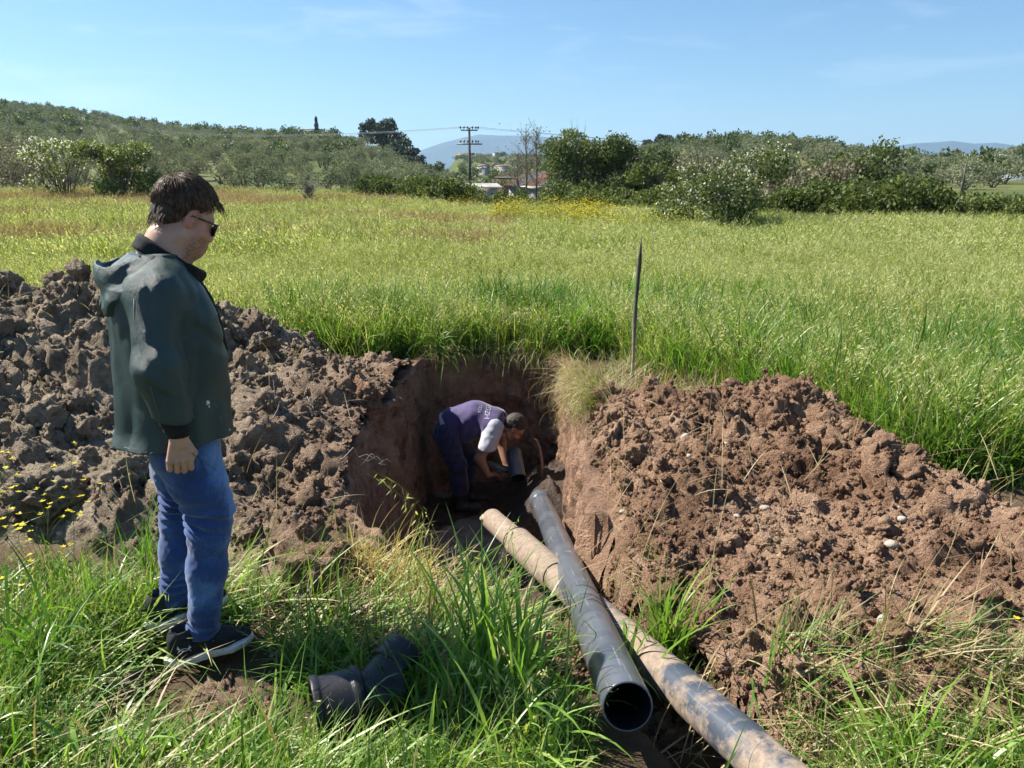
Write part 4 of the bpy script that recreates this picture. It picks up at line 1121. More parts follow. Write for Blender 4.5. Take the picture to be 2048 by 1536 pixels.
# bare trees by the shed
m_twig = simple("pale_twigs", (.20, .175, .14), .9, .2, 9)
def bare_tree(px, r, H, R_, label, seed):
    rr_ = np.random.default_rng(seed); p = at_r(px, 380, r); z = float(terrain(np.array([p[0]]), np.array([p[1]]))[0])
    o = empty("bare_tree", (p[0], p[1], z)); tb = MB()
    V, F = tube([(0, 0, 0), (.05, 0, H * .4), (-.03, .05, H * .75), (0, 0, H)], [.07, .05, .03, .008], 6); tb.add(V, F)
    link("trunk", tb.mesh("bare_trunk", m_bark), o); bb = MB()
    for k in range(46):
        z0 = H * rr_.uniform(.22, .92); a = rr_.uniform(0, 6.28); L = R_ * rr_.uniform(.4, 1) * (1.15 - z0 / H)
        e_ = np.array([math.cos(a) * L, math.sin(a) * L, z0 + L * 1.2]); s0 = np.array([0, 0, z0])
        V, F = tube([s0, (s0 + e_) / 2 + rr_.normal(0, .05, 3), e_], [.022, .014, .005], 4, cap=False); bb.add(V, F)
        for j in range(4):
            q = s0 + (e_ - s0) * rr_.uniform(.3, 1); q2 = q + rr_.normal(0, .18, 3) + [0, 0, .25]
            V, F = tube([q, q2], [.010, .004], 3, cap=False); bb.add(V, F)
    link("branches", bb.mesh("bare_branches", m_twig), o)
    Pl = np.column_stack([rr_.normal(0, R_ * .45, 130), rr_.normal(0, R_ * .45, 130), H * rr_.uniform(.35, 1, 130)])
    link("leaves", leaves(MB(), Pl, .11, rr_).mesh("sparse_leaves", m_scrub), o)
    tag(o, label, "tree")
bare_tree(1052, 47, 4.6, 1.3, "taller bare-branched tree in front of the rusty shed roof", 1)
bare_tree(1035, 48, 2.9, 1.0, "shorter bare-branched tree left of the tall bare one", 2)
bare_tree(1072, 46, 4.4, .9, "bare tree with leaning trunk right of the tall bare one", 3)
bare_tree(616, 30, .95, .18, "thin dead weed stalk sticking up in the meadow behind the man", 4)
# ------------------------------------------------------------------ smooth bodies and clothes: distance fields turned into one continuous mesh
def seg(P, a, b, ra, rb):
    a = np.array(a, float); b = np.array(b, float); ab = b - a
    t = np.clip((P - a) @ ab / (ab @ ab + 1e-12), 0, 1)
    return np.linalg.norm(P - a - t[:, None] * ab, axis=1) - (ra + (rb - ra) * t)
def ell(P, c, r, M_=None):
    q = P - np.array(c, float)
    if M_ is not None: q = q @ M_
    r = np.array(r, float); k = np.linalg.norm(q / r, axis=1)
    return (k - 1) * k / (np.linalg.norm(q / (r * r), axis=1) + 1e-9) * 1.0
def su(a, b, k):
    h = np.clip(.5 + .5 * (b - a) / k, 0, 1); return b + (a - b) * h - k * h * (1 - h)
def chain(P, pts, rad, k=.02):
    d = seg(P, pts[0], pts[1], rad[0], rad[1])
    for i in range(1, len(pts) - 1): d = su(d, seg(P, pts[i], pts[i + 1], rad[i], rad[i + 1]), k)
    return d
def loft(P, zs, cx, cy_, ax, ay, n=2.3):
    z = P[:, 2]; a = np.interp(z, zs, ax); b = np.interp(z, zs, ay)
    x = np.abs(P[:, 0] - np.interp(z, zs, cx)) / a; y = np.abs(P[:, 1] - np.interp(z, zs, cy_)) / b
    d = ((x ** n + y ** n) ** (1 / n) - 1) * np.minimum(a, b)
    return np.maximum(d, np.maximum(zs[0] - z, z - zs[-1]))
def rotm(ax, deg):
    return np.array(Matrix.Rotation(R(deg), 3, ax))

def sdf_mesh(f, lo, hi, h):
    lo = np.array(lo, float); hi = np.array(hi, float); B = 12
    nb = np.ceil((hi - lo) / (h * B)).astype(int); n = nb * B + 1
    D = np.ones(n, np.float32)
    bi = np.stack(np.meshgrid(*[np.arange(k) for k in nb], indexing='ij'), -1).reshape(-1, 3)
    dc = f(lo + (bi + .5) * B * h); Rb = h * B * .5 * 1.733
    act = np.abs(dc) < Rb * 1.45 + .02
    for b_, d in zip(bi[~act], dc[~act]):
        if d < 0: s = b_ * B; D[s[0]:s[0] + B + 1, s[1]:s[1] + B + 1, s[2]:s[2] + B + 1] = -1
    L = np.stack(np.meshgrid(*[np.arange(B + 1)] * 3, indexing='ij'), -1).reshape(-1, 3)
    ab = bi[act]
    for k in range(0, len(ab), 60):
        c_ = ab[k:k + 60]; idx = (c_[:, None] * B + L[None]).reshape(-1, 3); d = f(lo + idx * h)
        D[idx[:, 0], idx[:, 1], idx[:, 2]] = d
    S = D < 0; c0 = S[:-1, :-1, :-1]; cnt = np.zeros(c0.shape, np.int8)
    for dx in (0, 1):
        for dy in (0, 1):
            for dz in (0, 1): cnt += S[dx:dx + c0.shape[0], dy:dy + c0.shape[1], dz:dz + c0.shape[2]]
    cells = np.argwhere((cnt > 0) & (cnt < 8)); vid = np.full(c0.shape, -1, np.int64); vid[tuple(cells.T)] = np.arange(len(cells))
    acc = np.zeros((len(cells), 3)); num = np.zeros(len(cells))
    for axn in range(3):
        o1, o2 = [k for k in range(3) if k != axn]
        for u in (0, 1):
            for v in (0, 1):
                a = cells.copy(); a[:, o1] += u; a[:, o2] += v; b = a.copy(); b[:, axn] += 1
                da, db = D[tuple(a.T)], D[tuple(b.T)]; m = (da < 0) != (db < 0)
                t = da / (da - db + 1e-12); t = np.clip(t, 0, 1)
                p = a.astype(float); p[:, axn] += t; acc[m] += p[m]; num[m] += 1
    V = lo + acc / num[:, None] * h
    Fs = []
    for axn in range(3):
        o1, o2 = (axn + 1) % 3, (axn + 2) % 3
        sl = [slice(1, -1)] * 3; sl[axn] = slice(0, -1); sl2 = [slice(1, -1)] * 3; sl2[axn] = slice(1, None)
        A_, B_ = S[tuple(sl)], S[tuple(sl2)]
        off = np.array([1, 1, 1]); off[axn] = 0
        for sg in (0, 1):
            e = np.argwhere(A_ & ~B_ if sg == 0 else ~A_ & B_) + off
            if not len(e): continue
            q = []
            for u, v in ((0, 0), (1, 0), (1, 1), (0, 1)):
                c_ = e.copy(); c_[:, o1] -= u; c_[:, o2] -= v; q.append(vid[np.clip(c_[:, 0], 0, vid.shape[0] - 1), np.clip(c_[:, 1], 0, vid.shape[1] - 1), np.clip(c_[:, 2], 0, vid.shape[2] - 1)])
            q = np.stack(q, 1); 
            if sg: q = q[:, ::-1]
            Fs.append(q[(q >= 0).all(1)])
    return V, np.concatenate(Fs)
def sdf_obj(name, f, lo, hi, h, mat, parent, attrs=None, post=None):
    V, F = sdf_mesh(f, lo, hi, h)
    at = attrs(V) if attrs else None
    if post is not None: V = post(V)
    return mob(name, V, F, mat, parent, smooth=True, attrs=at)

# ---- materials of people
def skin_mat(name, base, red):
    m, n, l, b = new_mat(name)
    c = n.new('ShaderNodeTexCoord').outputs['Object']
    t = noise_node(n, l, c, 30, 5, .65)
    r = ramp(n, l, t.outputs[0], [(.3, tuple(v * .88 for v in base)), (.7, tuple(min(1, v * 1.08) for v in base))])
    a1 = n.new('ShaderNodeAttribute'); a1.attribute_name = 'red'; a2 = n.new('ShaderNodeAttribute'); a2.attribute_name = 'beard'
    c1 = mix(n, l, a1.outputs['Fac'], r.outputs[0], red)
    t2 = noise_node(n, l, c, 350, 2, .6); rb = ramp(n, l, t2.outputs[0], [(.42, (0, 0, 0)), (.58, (1, 1, 1))])
    mm = n.new('ShaderNodeMath'); mm.operation = 'MULTIPLY'; l.new(a2.outputs['Fac'], mm.inputs[0]); l.new(rb.outputs[0], mm.inputs[1])
    c2 = mix(n, l, mm.outputs[0], c1, (.07, .045, .03))
    l.new(c2, b.inputs['Base Color']); b.inputs['Roughness'].default_value = .48
    b.inputs['Subsurface Weight'].default_value = .12; b.inputs['Subsurface Radius'].default_value = (.012, .005, .003); b.inputs['Subsurface Scale'].default_value = 1
    bp = n.new('ShaderNodeBump'); bp.inputs['Strength'].default_value = .25; bp.inputs['Distance'].default_value = .002; l.new(t2.outputs[0], bp.inputs['Height']); l.new(bp.outputs[0], b.inputs['Normal'])
    return m
def cloth_mat(name, c0, c1, rough, scale=3.0, bump=.3, bsc=400, sheen=0.0, spec=.4, dist=.0015, detail=5, crease=22):
    m, n, l, b = new_mat(name)
    c = n.new('ShaderNodeTexCoord').outputs['Object']
    t = noise_node(n, l, c, scale, detail, .6); r = ramp(n, l, t.outputs[0], [(.3, c0), (.7, c1)]); l.new(r.outputs[0], b.inputs['Base Color'])
    b.inputs['Roughness'].default_value = rough; b.inputs['Specular IOR Level'].default_value = spec; b.inputs['Sheen Weight'].default_value = sheen
    t2 = noise_node(n, l, c, bsc, 2, .6); t3 = noise_node(n, l, c, crease, 6, .55, 1.2)
    ad = n.new('ShaderNodeMath'); ad.operation = 'MULTIPLY_ADD'; l.new(t3.outputs[0], ad.inputs[0]); ad.inputs[1].default_value = 2.5; l.new(t2.outputs[0], ad.inputs[2])
    bp = n.new('ShaderNodeBump'); bp.inputs['Strength'].default_value = bump; bp.inputs['Distance'].default_value = dist; l.new(ad.outputs[0], bp.inputs['Height']); l.new(bp.outputs[0], b.inputs['Normal'])
    return m
def denim_mat():
    m, n, l, b = new_mat("blue_denim")
    c = n.new('ShaderNodeTexCoord').outputs['Object']
    mp_ = n.new('ShaderNodeMapping'); mp_.inputs['Scale'].default_value = (60, 60, 7); l.new(c, mp_.inputs[0])
    t = noise_node(n, l, mp_.outputs[0], 6, 3, .6); t2 = noise_node(n, l, c, 7, 4, .55)
    ad = n.new('ShaderNodeMath'); ad.operation = 'MULTIPLY_ADD'; l.new(t.outputs[0], ad.inputs[0]); ad.inputs[1].default_value = .4; l.new(t2.outputs[0], ad.inputs[2])
    a = n.new('ShaderNodeAttribute'); a.attribute_name = 'wear'
    a2 = n.new('ShaderNodeMath'); a2.operation = 'MULTIPLY_ADD'; l.new(a.outputs['Fac'], a2.inputs[0]); a2.inputs[1].default_value = .45; l.new(ad.outputs[0], a2.inputs[2])
    r = ramp(n, l, a2.outputs[0], [(.45, (.006, .020, .085)), (.78, (.018, .055, .185)), (1.05, (.09, .19, .40))]); l.new(r.outputs[0], b.inputs['Base Color'])
    b.inputs['Roughness'].default_value = .85; b.inputs['Sheen Weight'].default_value = .25
    bp = n.new('ShaderNodeBump'); bp.inputs['Strength'].default_value = .4; bp.inputs['Distance'].default_value = .0015; l.new(t.outputs[0], bp.inputs['Height']); l.new(bp.outputs[0], b.inputs['Normal'])
    return m
m_skin = skin_mat("skin", (.50, .29, .20), (.46, .16, .10))
m_skin2 = skin_mat("tanned_skin", (.34, .18, .115), (.36, .13, .08))
m_jacket = cloth_mat("dark_green_rubberised_cloth", (.012, .034, .033), (.027, .058, .052), .40, 5, .6, 500, spec=.5, dist=.005, crease=9)
m_knit = cloth_mat("black_knit", (.006, .006, .007), (.014, .014, .016), .9, 20, .8, 260)
m_denim = denim_mat()
m_hair = cloth_mat("dark_brown_hair", (.014, .009, .006), (.05, .032, .02), .75, 120, .3, 300, spec=.6)
m_hair_l = cloth_mat("brown_hair_strands", (.035, .022, .014), (.17, .11, .07), .55, 60, .1, 300, spec=.35)
m_blackp = simple("black_glossy_plastic", (.008, .008, .009), .2, .1, 8, spec=.6, obj_coord=True)
m_lens = simple("smoked_lens", (.02, .022, .022), .05, .1, 8, spec=1.0, obj_coord=True)
m_white = simple("white_plastic", (.75, .75, .75), .4, .05, 20, obj_coord=True)
m_sole = cloth_mat("dirty_white_sole", (.50, .46, .40), (.80, .80, .79), .6, 14, .3, 90)
m_shoe = cloth_mat("dark_grey_knit_shoe", (.010, .012, .015), (.030, .032, .036), .8, 60, .8, 500)
m_navy = cloth_mat("navy_workwear", (.012, .013, .045), (.03, .028, .085), .8, 9, .4, 350, sheen=.3)
m_navy_sunlit = cloth_mat("sunlit_navy_vest", (.030, .020, .085), (.075, .050, .155), .75, 8, .4, 350, sheen=.3)  # navy cloth with the purple cast of sunlight put into its colour
m_tee = cloth_mat("pale_tshirt", (.36, .36, .42), (.50, .50, .55), .85, 12, .4, 300)
m_boot = cloth_mat("muddy_rubber_boot", (.012, .014, .014), (.05, .045, .04), .5, 14, .3, 80)

def fold(P, k, amp, s):
    return amp * np.sin(k * (P[:, 2] + .35 * P[:, 0] * s) + 3.0 * vnoise(P * 5 + s, int(s * 7) % 97))

def head_sdf(q, fat=1.0, nose=1.0):
    """q: head coordinates, ear hole height z=0, face towards +x"""
    d = ell(q, (-.008, 0, .052), (.098, .078, .088))
    d = su(d, ell(q, (.030, 0, .000), (.064, .062 * fat, .072)), .03)
    d = su(d, ell(q, (.042, 0, -.058), (.046, .046 * fat, .046)), .03)                  # jaw
    d = su(d, ell(q, (.078, 0, -.090), (.020, .022, .018)), .022)                        # chin
    ay = np.abs(q[:, 1]); m = np.column_stack([q[:, 0], ay, q[:, 2]])
    d = su(d, seg(m, (.080, .030, -.028), (.055, .052, -.030), .020, .018), .03)         # cheeks
    d = su(d, seg(m, (-.005, .058, -.06), (.04, .05, -.085), .016, .018), .03)
    d = su(d, seg(m, (.092, .012, .030), (.078, .046, .032), .010, .010), .014)          # brow ridge
    pass
    eye = ell(m, (.099, .031, .012), (.015, .019, .012)); d = -su(-d, eye, .012)          # eye sockets
    d = su(d, ell(m, (.081, .031, .011), (.0125, .0125, .0125)), .003)                    # eyeballs
    d = su(d, seg(m, (.090, .020, .019), (.086, .044, .015), .0035, .003), .004)          # lids
    d = su(d, seg(q, (.094, 0, .016), (.116 * nose, 0, -.024), .007, .010), .012)         # nose
    d = su(d, seg(m, (.104, .010, -.027), (.098, .013, -.027), .006, .006), .006)
    d = su(d, seg(m, (.100, .0, -.052), (.090, .020, -.054), .0055, .003), .006)          # lips
    d = su(d, seg(m, (.098, .0, -.062), (.089, .018, -.061), .006, .003), .006)
    d = -su(-d, seg(m, (.107, 0, -.057), (.094, .024, -.058), .0016, .0012), .003)
    # ear: shell with a hollow
    M_ = rotm('Y', 14)
    e = m - np.array([-.004, .079, .004]); e = e @ M_
    er = su(ell(e, (0, 0, .006), (.021, .007, .032)), ell(e, (.004, 0, -.022), (.010, .006, .010)), .01)
    er = -su(-er, ell(e, (.003, .006, .006), (.011, .006, .018)), .003)
    er = su(er, seg(e, (.0, .002, .006), (.008, .002, -.008), .003, .003), .003)
    d = su(d, er, .005)
    return d
def head_attr(q):
    ay = np.abs(q[:, 1])
    beard = sst(-.022, -.05, q[:, 2] + .25 * (.08 - q[:, 0]).clip(0)) * sst(.0, .035, q[:, 0]) * (1 - .6 * np.exp(-((q[:, 0] - .1) / .01) ** 2))
    beard = np.maximum(beard, .8 * np.exp(-(((q[:, 2] + .043) / .008) ** 2)) * sst(.085, .1, q[:, 0]))
    beard = np.maximum(beard, .75 * np.exp(-(((q[:, 0] - .018) / .012) ** 2)) * sst(-.05, -.01, q[:, 2]) * sst(.05, .03, q[:, 2]) * sst(.05, .06, ay))
    red = .75 * np.exp(-((np.linalg.norm(np.column_stack([q[:, 0] - .045, (ay - .062) * 2, q[:, 2] + .02]), axis=1) / .03) ** 2))
    red = np.maximum(red, .6 * sst(.077, .083, ay)); red = np.maximum(red, .7 * np.exp(-(((q[:, 2] + .057) / .009) ** 2)) * sst(.088, .098, q[:, 0]) * sst(.026, .016, ay))
    return red, beard * (q[:, 2] > -.14)
def hair_sdf(q, s=0, low=-.040, thick=.006):
    d = ell(q, (-.010, 0, .056), (.100 + thick, .079 + thick * .8, .090 + thick * 1.15))
    d = su(d, ell(q, (-.068, 0, .0), (.042, .062, .055)), .03)
    # hairline: front, over the ear, nape
    ay = np.abs(q[:, 1])
    line = np.interp(q[:, 0], [-.12, -.06, -.03, -.012, .012, .022, .035, .06, .085, .12], [low, low - .005, low + .014, .026, .046, .036, .046, .076, .100, .125])
    cut = line - q[:, 2]
    cmb = q[:, 1] * 60 + 2.5 * vnoise(q * 30, 3)
    d = d - .0015 * np.sin(cmb * 2.2) - .0015 * vnoise(np.column_stack([q[:, 0] * 18, q[:, 1] * 70, q[:, 2] * 30]), 8) - .0015 * vnoise(np.column_stack([q[:, 0] * 40, q[:, 1] * 160, q[:, 2] * 60]), 9)
    return -su(-d, -(cut - .004 * vnoise(q * 90, 5)), .006) if False else np.maximum(d, cut - .004 * vnoise(q * 90, 5))
def hair_strands(n, rs, len_=.05, rad=.0011, lift=.02, low=-.04, pts=6, mess=.25):
    """strands combed away from the crown, following the skull, ending near the hairline"""
    mb = MB()
    C0 = np.array([-.010, 0, .056]); E_ = np.array([.110, .088, .102]); W = np.array([-.075, .0, .135])
    k = 0
    while k < n:
        d = rs.normal(size=3); d /= np.linalg.norm(d); p = C0 + E_ * d
        line = np.interp(p[0], [-.12, -.06, -.03, -.012, .012, .035, .06, .085, .12], [low, low, low + .012, .020, .046, .048, .076, .100, .125])
        if p[2] < line + .008: continue
        k += 1; P = [p * 1.0]; L = len_ * rs.uniform(.6, 1.3); w0 = rs.normal(0, mess, 3); lf = lift * rs.uniform(.3, 1.2)
        for j in range(pts):
            v = (p - W); v /= np.linalg.norm(v) + 1e-6
            v = v + np.array([.35 * (p[2] > .06), 0, -.55 * (p[2] < .11)]) + w0 * (.6 + .4 * j / pts)
            N = (p - C0) / E_ ** 2; N /= np.linalg.norm(N); v -= N * (v @ N); v /= np.linalg.norm(v) + 1e-6
            p = p + v * L / pts
            q = (p - C0) / E_; q /= np.linalg.norm(q); p = C0 + E_ * q * (1 + lf * math.sin(2.6 * (j + 1) / pts)); P.append(p)
        line = np.interp(P[-1][0], [-.12, -.06, -.03, -.012, .012, .035, .06, .085, .12], [low, low, low + .012, .012, .038, .038, .060, .080, .095])
        if P[-1][2] < line - .012 or any(q_[0] > .088 and q_[2] < .105 and k % 5 for q_ in P) or any(abs(q_[0] - .004) < .024 and q_[2] < .034 for q_ in P): continue
        V, F = tube(P, [rad * .7, rad, rad, rad, rad, rad * .7, rad * .2][:len(P)], 3, cap=False); mb.add(V, F)
    return mb
# ------------------------------------------------------------------ the standing man
YAW = 28
man = empty("person", (-1.10, 2.56, .0), R(YAW))
tag(man, "man in dark green jacket and blue jeans standing beside the pit, looking down", "person")
HS = .91
HM = rotm('Z', 15) @ rotm('Y', 27)                       # head turned a little away and bowed
HO = np.array([.026, .0, 1.560])
def tohead(P): return (P - HO) @ HM / HS
# right arm hangs near the camera, left arm on the far side
RS, RE, RW = (-.085, -.205, 1.36), (-.10, -.262, 1.12), (-.078, -.245, .903)
LS, LE, LW = (-.075, .205, 1.36), (-.06, .265, 1.12), (.0, .23, .90)
def hand_sdf(P, W, sy):
    """curled hand hanging below wrist W; palm faces the thigh; sy = -1 right hand"""
    q = P - np.array(W); q = q * np.array([1, -sy, 1])           # thigh side is +y for the right hand
    q = q @ rotm('Y', 4)
    d = seg(q, (0, 0, .02), (0, .0, -.02), .027, .026)
    for i, xo in enumerate((-.030, -.010, .010, .029)):
        d = su(d, seg(q, (xo * .55, 0, -.015), (xo, -.002, -.076), .0135, .0108), .006)
    fl = (.036, .042, .044, .038)
    for i, xo in enumerate((-.031, -.0105, .010, .030)):
        kx = xo; L_ = fl[i]
        a = (kx, -.003, -.080 - .004 * (1 - abs(i - 1.5) / 1.5)); b = (kx * 1.02 + .002, .006, a[2] - L_ * .85); c_ = (kx, .030, b[2] + .004); e = (kx, .040, b[2] + .026)
        f_ = seg(q, a, b, .0100, .0092); f_ = su(f_, seg(q, b, c_, .0095, .0088), .003); f_ = su(f_, seg(q, c_, e, .0092, .0080), .004)
        f_ = su(f_, ell(q, a, (.0105, .0115, .011)), .003)
        d = su(d, f_, .0022)
    t = su(seg(q, (.022, .012, -.03), (.043, .026, -.068), .0155, .0125), seg(q, (.043, .026, -.068), (.036, .036, -.098), .0120, .0095), .006)
    return su(d, t, .010)
def man_body(P):
    q = tohead(P)
    far = np.linalg.norm(P - HO, axis=1) > .26
    d = np.full(len(P), 9.0)
    k = ~far
    if k.any(): d[k] = head_sdf(q[k], 1.04) * HS
    d = su(d, seg(P, (-.035, 0, 1.43), (.014, 0, 1.52), .066, .060), .035)
    d = su(d, seg(P, (-.02, 0, 1.47), (.050, .02, 1.475), .052, .040), .035)      # soft under the chin
    d = su(d, seg(P, (-.085, 0, 1.42), (-.040, 0, 1.50), .052, .050), .04)       # nape
    d = su(d, loft(P, np.array([.85, 1.0, 1.2, 1.35, 1.43]), np.array([-.06] * 5), np.zeros(5), np.array([.12, .13, .13, .11, .07]), np.array([.14, .15, .16, .16, .08])), .04)
    d = su(d, chain(P, (RS, RE, RW), (.040, .038, .027), .02), .02)
    d = su(d, chain(P, (LS, LE, LW), (.040, .038, .027), .02), .02)
    d = su(d, hand_sdf(P, RW, -1), .008)
    d = su(d, hand_sdf(P, LW, 1), .008)
    return d
def man_at(V):
    q = tohead(V); r_, b_ = head_attr(q); k = np.linalg.norm(V - HO, axis=1) < .2
    kn = .55 * sst(.82, .77, V[:, 2])
    return {'red': np.where(k, r_, kn * (V[:, 2] < .85)), 'beard': np.where(k, b_, 0)}
sdf_obj("body", man_body, (-.26, -.34, .72), (.20, .34, 1.73), .0033, m_skin, man, man_at)

# hair
hair = sdf_obj("hair", lambda P: hair_sdf(tohead(P)) * HS, (-.16, -.16, 1.42), (.22, .18, 1.74), .003, m_hair, man)
rs = np.random.default_rng(4)
hs = hair_strands(3400, rs, .055, .0011, .07)
# fringe falling forward over the brow, nape ends
for k in range(60):
    y0 = rs.uniform(-.050, .030); p = np.array([.078 + rs.normal(0, .006), y0, .118 - abs(y0) * .4]); L = rs.uniform(.03, .062)
    e_ = p + np.array([L * .75, rs.normal(0, .006), -L * rs.uniform(.35, .8)])
    V, F = tube([p - [.02, 0, -.008], p, (p + e_) / 2 + [0, 0, .006], e_], [.0013, .0013, .001, .0004], 4, cap=False); hs.add(V, F)
for k in range(160):
    y0 = rs.uniform(-.062, .062); p = np.array([-.108 + abs(y0) * .45, y0, rs.uniform(-.02, .03)]); L = rs.uniform(.03, .06)
    V, F = tube([p, p + [-.004, 0, -L * .5], p + [rs.uniform(-.006, .008), rs.normal(0, .003), -L]], [.0014, .0013, .0004], 4, cap=False); hs.add(V, F)
hs.V = [v * HS @ HM.T + HO for v in hs.V]
hs.obj("strands", m_hair_l, hair, smooth=True)
# sunglasses
sg = MB(); lens = MB()
for s in (-1, 1):
    V, F = tube([(.100, s * .066, .022), (.04, s * .079, .018), (-.004, s * .0805, .014), (-.022, s * .078, -.004)], [.0032, .003, .0028, .002], 8); V[:, 2] = V[:, 2] + 0; sg.add(V, F)
    # rectangular-round rim
    cxx, t = np.array([.108, s * .034, .006]), np.linspace(0, 2 * np.pi, 25)
    rim = np.stack([cxx[0] - .010 * (np.abs(np.cos(t)) ** 1) * (np.cos(t) * s > 0), cxx[1] + .029 * np.sign(np.cos(t)) * np.abs(np.cos(t)) ** .6, cxx[2] + .0215 * np.sign(np.sin(t)) * np.abs(np.sin(t)) ** .7], -1)
    V, F = tube(rim, .0026, 6, cap=False); sg.add(V, F)
    n_ = len(rim) - 1; lens.add(np.vstack([cxx[None] + [-.001, 0, 0], rim[:-1] - [.001, 0, 0]]), np.stack([np.zeros(n_, int), 1 + np.arange(n_), 1 + (np.arange(n_) + 1) % n_], -1))
V, F = tube([(.109, -.008, .014), (.112, 0, .016), (.109, .008, .014)], .0025, 6); sg.add(V, F)
for M_ in (sg, lens): M_.V = [v * HS @ HM.T + HO for v in M_.V]
glasses = sg.obj("sunglasses", m_blackp, man, smooth=True); lens.obj("lens", m_lens, glasses)

# jacket: torso and sleeves in one cloth
jz = np.array([.80, .90, 1.0, 1.12, 1.25, 1.34, 1.40, 1.45])
jcx = np.array([-.074, -.072, -.066, -.060, -.064, -.078, -.085, -.062]); jax = np.array([.186, .181, .180, .180, .168, .142, .108, .066])
jay = np.array([.212, .215, .215, .215, .225, .222, .190, .10])
def jacket(P):
    d = loft(P, jz, jcx, np.zeros(8), jax, jay, 2.25)
    sh = su(seg(P, (-.085, -.10, 1.385), (-.09, -.175, 1.352), .062, .072), seg(P, (-.085, .10, 1.385), (-.08, .175, 1.352), .062, .072), .02)
    d = su(d, sh, .05)
    arm = su(chain(P, ((-.09, -.185, 1.345), (-.112, -.255, 1.13), (-.086, -.250, .960)), (.080, .074, .057), .03), chain(P, ((-.08, .185, 1.345), (-.06, .26, 1.13), (-.01, .235, .95)), (.083, .074, .056), .03), .002)
    # folds
    ay = np.abs(P[:, 1])
    fs = np.exp(-((P[:, 2] - 1.09) / .10) ** 2)
    arm = arm - .0035 * fs * np.sin(80 * (P[:, 2] + .9 * P[:, 0]) + 7 * vnoise(P * 7, 3)) * sst(-.3, .4, vnoise(P * 8, 2)) - .005 * vnoise(P * np.array([15, 15, 6]), 4)
    arm = np.maximum(arm, .966 - P[:, 2] - .12 * (P[:, 0] + .09))
    d = su(d, arm, .018)
    ang = np.arctan2(P[:, 1], P[:, 0] - np.interp(P[:, 2], jz, jcx))
    low = sst(1.35, .85, P[:, 2])
    d = d - .008 * low * np.sin(ang * 5 + 1.6 * vnoise(P * 3.0, 7) + P[:, 2] * 5) - .008 * vnoise(P * np.array([8, 8, 3.0]), 11) - .005 * (np.abs(vnoise(P * np.array([13, 13, 4.5]), 12)) * 2 - 1) - .002 * vnoise(P * np.array([30, 30, 14.]), 13)
    cr_ = P[:, 2] + .7 * np.abs(P[:, 0] + .09) - 1.30; d = d - .004 * np.sin(cr_ * 75 + 4 * vnoise(P * 6, 14)) * np.exp(-(cr_ / .07) ** 2) * sst(.02, .10, P[:, 0] + .09)
    d = d - .010 * sst(.86, .80, P[:, 2]) * 0
    # back hem kicks out
    d = d - .022 * sst(.90, .80, P[:, 2]) * sst(-.1, -.22, P[:, 0])
    # waist inside is hollow so that the legs come out of it
    inner = loft(P, np.array([.70, .86, .94]), np.array([-.07] * 3), np.zeros(3), np.array([.172, .165, .05]), np.array([.195, .19, .05]), 2.25)
    d = np.maximum(d, -inner)
    # neck opening
    d = np.maximum(d, -ell(P, (.0, 0, 1.49), (.085, .085, .075)))
    hem = .838 + .018 * sst(-.1, -.24, P[:, 0]) * 0 - .012 * vnoise(P * 6, 5)
    return np.maximum(d, hem - P[:, 2])
jk = sdf_obj("jacket", jacket, (-.36, -.38, .78), (.17, .38, 1.47), .0048, m_jacket, man)
def hood(P):
    q = P - np.array([-.150, 0, 1.405])
    q = q @ rotm('Y', -24)
    o = ell(q, (-.01, 0, .0), (.098, .150, .092)); i_ = ell(q, (.012, 0, .045), (.086, .128, .088))
    d = -su(-o, i_, .010)
    # cape part lying on the back and shoulders, with pointed lower corners
    yo = loft(P, np.array([1.26, 1.30, 1.36, 1.42, 1.455]), np.array([-.13, -.125, -.118, -.108, -.095]), np.zeros(5), np.array([.116, .122, .112, .088, .055]), np.array([.165, .182, .190, .16, .115]), 2.3)
    yi = loft(P, np.array([1.20, 1.30, 1.36, 1.42, 1.455]), np.array([-.10, -.11, -.108, -.10, -.09]), np.zeros(5), np.array([.112, .110, .10, .074, .04]), np.array([.17, .175, .178, .148, .10]), 2.3)
    ay = np.abs(P[:, 1])
    lowc = 1.335 - .055 * np.exp(-((ay - .10) / .03) ** 2) - .04 * np.exp(-((ay - .0) / .05) ** 2) + .25 * np.clip(P[:, 0] + .12, 0, 1)
    yo = np.maximum(np.maximum(yo, -yi), np.maximum(lowc - P[:, 2], P[:, 0] + .045))
    d = su(d, yo - .003, .012)
    d = d - .006 * vnoise(P * np.array([14, 9, 9]), 31) - .0025 * vnoise(P * 34, 32)
    return d
sdf_obj("hood", hood, (-.34, -.22, 1.22), (.0, .22, 1.54), .0038, m_jacket, man)
def collar(P):
    q = (P - np.array([-.030, 0, 1.432])) @ rotm('Y', 36)
    r_ = np.hypot(q[:, 0] / 1.28, q[:, 1]); 
    d = np.hypot(np.maximum(np.abs(q[:, 2]) - .014, 0), r_ - .083) - .011
    d = d - .004 * vnoise(P * 22, 41)
    return d
sdf_obj("hoodie_collar", collar, (-.18, -.13, 1.32), (.12, .13, 1.56), .004, m_knit, man)
for W0, W1, r0_, r1_, zc_, lo__, hi__ in (((-.088, -.250, .970), (-.079, -.246, .910), .046, .036, .904, (-.15, -.31, .87), (-.02, -.19, 1.0)), ((-.01, .236, .96), (.0, .23, .905), .044, .035, .898, (-.07, .17, .87), (.06, .29, 1.0))):
    sdf_obj("cuff", lambda P: np.maximum(seg(P, W0, W1, r0_, r1_), zc_ - P[:, 2]) - .0015 * np.sin(P[:, 2] * 260), lo__, hi__, .004, m_knit, man)
